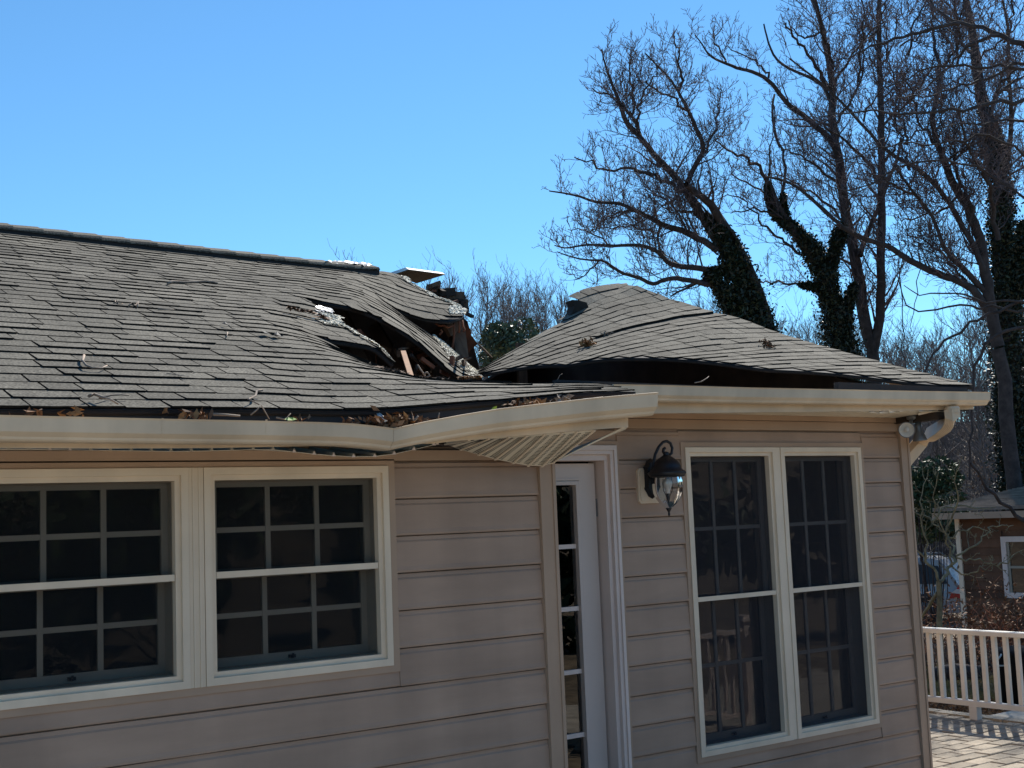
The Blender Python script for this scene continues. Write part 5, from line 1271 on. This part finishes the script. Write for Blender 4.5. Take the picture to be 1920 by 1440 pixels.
for px in np.arange(1690, 1990, 10):
    far_tree(px + rng.uniform(-8, 8), rng.uniform(58, 85), rng.uniform(735, 800), rng, 'low bare tree filling the wooded slope behind the neighbouring house', 'low trees behind the neighbouring house')

def bush(name, label, C0, radii, n, size, m, seed, trunk=True, cat='shrub', group=None, lumps=9):
    r = np.random.default_rng(seed); t = thing(name, label, cat, (C0[0], C0[1], hgt(C0[0], C0[1]) - .05), group)
    K = r.normal(size=(lumps, 3)); K /= np.linalg.norm(K, axis=1, keepdims=True); K = K * r.uniform(.2, .8, (lumps, 1)); rad = r.uniform(.28, .55, lumps)
    idx = r.integers(0, lumps, n); d = r.normal(size=(n, 3)); d /= np.linalg.norm(d, axis=1, keepdims=True)
    C = (K[idx] + d * (rad[idx] * r.uniform(.5, 1.0, n) ** .4)[:, None]) * np.array(radii) + np.array(C0)
    V, F = leaf_cloud(C, size, r); part('foliage', np_mesh('foliage', V, F, m, r.uniform(.45, 1.5, n)), t)
    T = Tubes()
    for k in K[:7]:
        e = k * np.array(radii) * .9 + np.array(C0); g = np.array([C0[0], C0[1], hgt(C0[0], C0[1]) - .05]); T.add(np.array([g, g * .6 + e * .4 + r.normal(size=3) * .1, e]), np.array([.018, .012, .006]), 4)
    part('stem', T.mesh('stem', 'bark'), t); return t
def at(px, py, D): return PD(px, py, D)
bush('evergreen', 'dark holly like evergreen standing before the grove in the roof gap', at(968, 645, 42), (1.2, 1.1, 1.0), 2600, .10, 'holly', 31, cat='evergreen')
bush('evergreen', 'paler loose evergreen low in the roof gap beside the dark one', at(925, 675, 45), (.8, .8, .6), 1100, .09, 'holly', 32, cat='evergreen')
bush('evergreen', 'small evergreen at the right foot of the grove in the roof gap', at(1020, 655, 47), (1.0, 1.0, .7), 1200, .09, 'holly', 33, cat='evergreen')
bush('evergreen', 'glossy evergreen shrub close behind the house corner', at(1740, 915, 27), (1.0, 1.0, .75), 4200, .06, 'evergreen', 34, cat='evergreen')
bush('evergreen', 'tall dark evergreen between the vehicle and the house corner', at(1745, 975, 29), (1.0, 1.0, .62), 5200, .06, 'evergreen', 35, cat='evergreen')
bush('evergreen', 'dark evergreen filling the space left of the neighbouring wall', at(1722, 985, 31), (.9, 1.1, .55), 4200, .06, 'evergreen', 36, cat='evergreen')

# ================================================================== NEIGHBOURING HOUSE
q = PD(1900, 1060, 21.5); NX = q[0]
nb = thing('neighbouring_house', 'brown sided neighbouring house with white framed window at the right edge', 'house', (NX, q[1], hgt(q[0], q[1])))
yc = PX(1800, 1060, NX)[1]                       # far corner
zt = PX(1860, 962, NX)[2]; zg = -1.6
wn_ = part('wall', MB().box(NX + .03, NX + .2, yc - 12, yc, zg, zt).box(NX + .2, NX + 7, yc - .15, yc - .002, zg, zt), nb, 'brick_red')
wy0 = PX(1881, 1060, NX)[1]; wy1 = wy0 - 1.35; wz1 = PX(1890, 1006, NX)[2]; wz0 = PX(1890, 1121, NX)[2]
z = zg; 
while z < zt:
    e = min(z + .145, zt); t_ = random.uniform(.75, 1.25)
    for a, b in ([(yc - 12, wy1), (wy0, yc - .06)] if (e > wz0 and z < wz1) else [(yc - 12, yc - .06)]):
        mb = MB().add([(NX + .03, a, z), (NX + .03, b, z), (NX, b, z), (NX, a, z), (NX + .018, a, e - .003), (NX + .018, b, e - .003), (NX + .03, a, e - .003), (NX + .03, b, e - .003)], [(0,3,2,1)[::-1], (3,2,5,4), (4,5,7,6), (1,2,5,7), (0,6,4,3)], t_)
        part('siding_board', mb, wn_, 'brick_red')
    z += .145
part('corner_board', MB().box(NX - .02, NX + .06, yc - .06, yc + .03, zg, zt), nb, 'cream')
w = part('window', MB().box(NX - .02, NX + .02, wy1, wy0, wz1 - .09, wz1).box(NX - .02, NX + .02, wy1, wy0, wz0, wz0 + .09).box(NX - .021, NX + .021, wy0 - .09, wy0 + .001, wz0, wz1).box(NX - .021, NX + .021, wy1, wy1 + .09, wz0, wz1), nb, 'white_paint')
part('sash', MB().box(NX + .0, NX + .02, wy1 + .091, wy0 - .091, (wz0+wz1)/2 - .02, (wz0+wz1)/2 + .02).box(NX + .001, NX + .019, wy0 - .13, wy0 - .091, wz0 + .09, wz1 - .09), w, 'sash')
part('pane', MB().add([(NX + .022, wy1 + .09, wz0 + .09), (NX + .022, wy0 - .09, wz0 + .09), (NX + .022, wy0 - .09, wz1 - .09), (NX + .022, wy1 + .09, wz1 - .09)], [(0, 1, 2, 3)]), w, 'pane_glass')
part('inner_wall', MB().box(NX + .7, NX + .75, yc - 12, yc - .2, zg, zt), nb, 'dark_room')
ev = NX - .45; ye = PX(1748, 950, ev)[1]
_zr = zt + .9
for _ in range(8): _zr += (proj(np.array([[NX + 3.5, ye, _zr]]))[0][1] - 897) * .008
HN = _zr - zt
roofN = part('roof', MB().add([(ev, yc - 12, zt + .10), (ev, ye, zt + .10), (NX + 3.5, ye, zt + HN), (NX + 3.5, yc - 12, zt + HN), (ev, yc - 12, zt + .06), (ev, ye, zt + .06), (NX + 3.5, ye, zt + HN - .05), (NX + 3.5, yc - 12, zt + HN - .05)],
     [(0,3,2,1), (4,5,6,7), (0,1,5,4), (1,2,6,5), (2,3,7,6)]).add([(NX + 3.5, yc - 12, zt + HN), (NX + 3.5, ye, zt + HN), (NX + 7.5, ye, zt + .1), (NX + 7.5, yc - 12, zt + .1)], [(0,3,2,1)]), nb, 'shingle_far')
n = 26
for i in range(n):
    a, b = i / n, (i + 1) / n; f = lambda t, h: (ev + (NX + 3.5 - ev) * t, zt + .10 + (HN - .10) * t + h)
    (x0, z0), (x1, z1) = f(a, .022), f(b, .004); x00, z00 = f(a, .001)
    part('shingle_course', MB().add([(x00, yc - 12, z00), (x00, ye, z00), (x0, ye, z0), (x0, yc - 12, z0), (x1, ye, z1), (x1, yc - 12, z1)], [(3, 2, 1, 0)[::-1], (3, 2, 4, 5), (1, 2, 4)], random.uniform(.8, 1.15)), roofN, 'shingle_far')
part('fascia_board', MB().box(ev - .03, ev - .002, yc - 12, ye, zt - .08, zt + .03), nb, 'siding_trim'); part('soffit', MB().box(ev, NX + .03, yc - 12, ye, zt - .03, zt - .005), nb, 'cream')

# ================================================================== PARKED VEHICLE
rear = PD(1809, 1150, 33); fd = _n(PD(1600, 1150, 34.5) - rear); fd[2] = 0; fd = _n(fd); sd_ = np.array([-fd[1], fd[0], 0.])
if sd_ @ (rear - EYE) < 0: sd_ = -sd_         # pointing away from the viewer
gz = PD(1760, 1172, 33)[2]
car = thing('parked_suv', 'silver estate wagon parked with its red and white tail lamp towards the neighbouring house', 'vehicle', (rear[0], rear[1], gz))
def cp(l, w, z): return tuple(rear + fd * l + sd_ * w + np.array([0, 0, gz + z - rear[2]]))
side = [(0.02, .42), (-.04, .62), (0.0, .95), (.10, 1.00), (.42, 1.50), (.62, 1.66), (1.0, 1.72), (2.4, 1.70), (2.75, 1.62), (3.35, 1.05), (4.35, .92), (4.55, .78), (4.6, .45), (4.45, .28), (.15, .28)]
def loft(side, ws, W=1.8):
    mb = MB(); V = []
    for w, k in ws:
        for l, z in side:
            inn = max(0, (z - 1.0)) * .22
            V.append(cp(l, (w + (inn if w < W/2 else -inn)), z * 1.0 if k == 0 else z))
    n = len(side); F = []
    for i in range(len(ws)-1):
        for j in range(n): F.append((i*n+j, i*n+(j+1) % n, (i+1)*n+(j+1) % n, (i+1)*n+j))
    F += [tuple(range(n-1, -1, -1)), tuple((len(ws)-1)*n + j for j in range(n))]
    return mb.add(V, F)
part('body', loft(side, [(0, 0), (1.8, 0)]), car, 'suv_paint')
def cwin(pts, nm='side_window'):
    mb = MB(); V = []
    for off in (-.008, .01):
        for l, z in pts: V.append(cp(l, max(0, z - 1.0) * .22 + off, z))
    n = len(pts); mb.add(V, [tuple(range(n)), tuple(range(2*n-1, n-1, -1))] + [(i, n+i, n+(i+1) % n, (i+1) % n) for i in range(n)]); return part(nm, mb, car, 'black_metal')
cwin([(.38, 1.04), (.62, 1.50), (1.15, 1.55), (1.15, 1.04)]); cwin([(1.25, 1.04), (1.25, 1.55), (1.95, 1.55), (1.95, 1.04)]); cwin([(2.05, 1.04), (2.05, 1.55), (2.6, 1.52), (3.15, 1.06)])
for l in (1.0, 3.7):
    wh = part('wheel', MB().lathe([(.001, -.01), (.20, -.01), (.21, .0), (.22, -.02), (.34, -.02), (.36, .02), (.36, .18), (.34, .2), (.001, .2)], cp(l, 0.01, .35), 24, axis=sd_), car, 'tyre')
    part('rim', MB().lathe([(.001, -.03), (.05, -.03), (.06, -.02), (.17, -.015), (.21, -.005), (.21, .01)], cp(l, 0, .35), 20, axis=sd_), wh, 'grey_metal')
    part('wheel_arch', MB().lathe([(.36, -.012), (.42, -.012), (.42, .02)], cp(l, 0, .36), 24, axis=sd_), car, 'black_metal')
tl = part('tail_lamp', MB().hexa([cp(-.05, -.02, .66), cp(.36, -.02, .66), cp(.30, .12, .66), cp(-.06, .12, .66)], [cp(-.03, -.02, .76), cp(.30, -.02, .80), cp(.28, .12, .80), cp(-.04, .12, .76)]), car, 'lens_red')
part('tail_lamp', MB().hexa([cp(-.03, -.02, .762), cp(.30, -.02, .802), cp(.28, .12, .80), cp(-.04, .12, .765)], [cp(-.02, -.02, .88), cp(.16, -.02, .90), cp(.16, .12, .90), cp(-.03, .12, .88)]), car, 'lens_white')
part('tail_lamp', MB().hexa([cp(-.02, -.02, .882), cp(.16, -.02, .902), cp(.16, .12, .90), cp(-.03, .12, .885)], [cp(.02, -.02, 1.0), cp(.08, -.02, 1.02), cp(.08, .12, 1.02), cp(.01, .12, 1.0)]), car, 'lens_red')
for w in (.38, 1.42): part('roof_rail', MB().tube([cp(.7, w, 1.70), cp(.8, w, 1.79), cp(2.3, w, 1.79), cp(2.4, w, 1.71)], .022, 6), car, 'grey_metal')
part('rear_bumper', MB().hexa([cp(-.08, -.01, .36), cp(.5, -.02, .36), cp(.4, .3, .36), cp(-.10, .3, .36)], [cp(-.08, -.01, .56), cp(.5, -.02, .56), cp(.4, .3, .56), cp(-.10, .3, .56)]), car, 'suv_paint')

# ================================================================== BIN, LOG, BRUSH AND LITTER BEYOND THE RAILING
b = PZ(1915, 1322, -.25)
bn = thing('waste_bin', 'black plastic bin with pale hose looped on its rim at the right edge', 'bin', tuple(b))
part('body', MB().lathe([(.001, .0), (.19, 0), (.24, .50), (.25, .52), (.25, .56), (.225, .56), (.20, .05), (.001, .05)], b, 28), bn, 'bin')
part('lid', MB().lathe([(.255, .535), (.27, .54), (.27, .575), (.22, .60), (.001, .64)], b, 28), bn, 'bin')
single('hose_loop', MB().tube([tuple(b + np.array([-.26 + .10 * math.cos(a), .02 + .03 * math.sin(a * 2), .50 + .06 * math.sin(a)])) for a in np.linspace(0, 6.0, 22)], .010, 6), 'hose', 'pale hose loop hooked over the rim of the black bin', 'hose')
lg0, lg1 = PZ(1752, 1265, -.32), PZ(1850, 1262, -.30)
single('log', MB().tube([lg0, lg0 * .6 + lg1 * .4 + [0, 0, .03], lg1], [.10, .11, .09], 12), 'bark', 'dark fallen log lying on the dry lawn beyond the railing', 'log')
def scatter_ground(n, x0, x1, y0, y1, size, m, seed, name, dens=None, lift=.02):
    r = np.random.default_rng(seed); px = r.uniform(x0, x1, n); py = r.uniform(y0, y1, n); C = []
    for a, b_ in zip(px, py):
        z = -.3
        for _ in range(4): q = PZ(a, b_, z); z = hgt(q[0], q[1])
        C.append(PZ(a, b_, z) + np.array([0, 0, lift * r.uniform(.2, 1)]))
    V, F = leaf_cloud(np.array(C), size, r); V[:, 2] = V[:, 2]; return setting(name, np_mesh(name, V, F, m, r.uniform(.4, 1.5, n)), None, 'stuff')
scatter_ground(9000, 1690, 1960, 1180, 1345, .028, 'leaf_dry', 51, 'fallen_leaves')
scatter_ground(2500, 1690, 1960, 1300, 1348, .025, 'leaf_orange', 52, 'fallen_leaves')
r = np.random.default_rng(53); T = Tubes()
for i in range(9000):      # dry lawn blades
    a, b_ = r.uniform(1690, 1900), r.uniform(1215, 1318); z = -.3
    for _ in range(3): q = PZ(a, b_, z); z = hgt(q[0], q[1])
    q = PZ(a, b_, z); d = r.normal(size=3) * .03; d[2] = r.uniform(.03, .09); T.add(np.array([q, q + d]), np.array([.004, .001]), 3)
V, F = T.arrays(); setting('dry_grass', np_mesh('dry_grass', V, F, 'lawn', r.uniform(.6, 1.6, len(F))), None, 'stuff')
def thicket(name, label, spots, seed, m, H, n, rad=.006):
    r = np.random.default_rng(seed); T = Tubes(); b0 = None
    for (px, D) in spots:
        q = PD(px, 1100, D); z = hgt(q[0], q[1]) - .05
        if b0 is None: b0 = np.array([q[0], q[1], z])
        for i in range(n):
            p = np.array([q[0] + r.normal() * .45, q[1] + r.normal() * .45, z]); d = np.array([r.normal() * .5, r.normal() * .5, 1.])
            A, R = branch(p, d / np.linalg.norm(d), H * r.uniform(.5, 1.1), rad * 1.3, rad * .5, r, 7, up=-.02, wob=.30); T.add(A, R, 3)
            for j in range(5):
                k = r.integers(2, 7); B, RB = branch(A[k], u3(r) + [0, 0, .3], H * r.uniform(.15, .4), rad * .7, rad * .4, r, 5, up=-.05, wob=.35); T.add(B, RB, 3)
    me = T.mesh(name, m); o = bpy.data.objects.new(name, me); COL.objects.link(o); o['kind'] = 'stuff'; o['label'] = label; return o
thicket('brush', 'tangled bare brush behind the railing', [(x, 17.5 + (x % 3)) for x in range(1700, 1960, 26)], 61, 'bark', .80, 22)
thicket('brush', 'red brown brush under the neighbouring window', [(x, 19.5) for x in range(1790, 1960, 22)], 62, 'wood_red', 1.2, 26, .007)
thicket('brush', 'pale dry brush stems between the pickets', [(x, 15.2) for x in range(1800, 1960, 24)], 63, 'bark_pale', .6, 12, .004)
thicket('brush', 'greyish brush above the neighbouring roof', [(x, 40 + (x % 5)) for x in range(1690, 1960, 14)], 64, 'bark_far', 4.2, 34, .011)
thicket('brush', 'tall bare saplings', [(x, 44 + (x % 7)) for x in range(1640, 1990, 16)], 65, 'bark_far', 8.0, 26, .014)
r = np.random.default_rng(66); C = np.concatenate([PD(x, y, D) + r.normal(size=(n_, 3)) * [.5, .5, .3] for x, y, D, n_ in [(1850, 1175, 18.5, 500), (1900, 1170, 18.5, 500), (1810, 1180, 18.5, 350), (1880, 885, 33, 350), (1800, 1180, 17, 200)]])
V, F = leaf_cloud(C, .035, r); setting('withered_leaves', np_mesh('withered_leaves', V, F, 'leaf_dry', r.uniform(.4, 1.4, len(F))), None, 'stuff')

# ---- dark evergreens behind the viewer: what the windows mirror and what keeps the open sky off the glass
hr = np.random.default_rng(91)
for i, (x, y, h, w) in enumerate([(-6, -11, 3.6, 2.6), (-1.5, -12, 4.0, 2.8), (3, -12, 3.8, 2.8), (7.5, -11, 4.0, 3.0), (12, -10, 3.8, 3.0), (16.5, -8, 4.0, 3.0), (21, -5, 4.2, 3.2), (26, -1.5, 4.4, 3.4), (31, 2.5, 4.6, 3.6)]):
    bush('evergreen', 'dark evergreen number in the screen of trees behind the viewer'.replace('number in', 'tree in'), (x, y, h * .5 - .3), (w, w, h * .55), 2600, .26, 'evergreen', 92 + i, cat='evergreen', group='evergreens behind the viewer', lumps=16)
for me in [m_ for m_ in bpy.data.meshes]: pass
print('tris', sum(len(o.data.polygons) for o in bpy.data.objects if o.type == 'MESH') * 2, 'objs', len(bpy.data.objects))
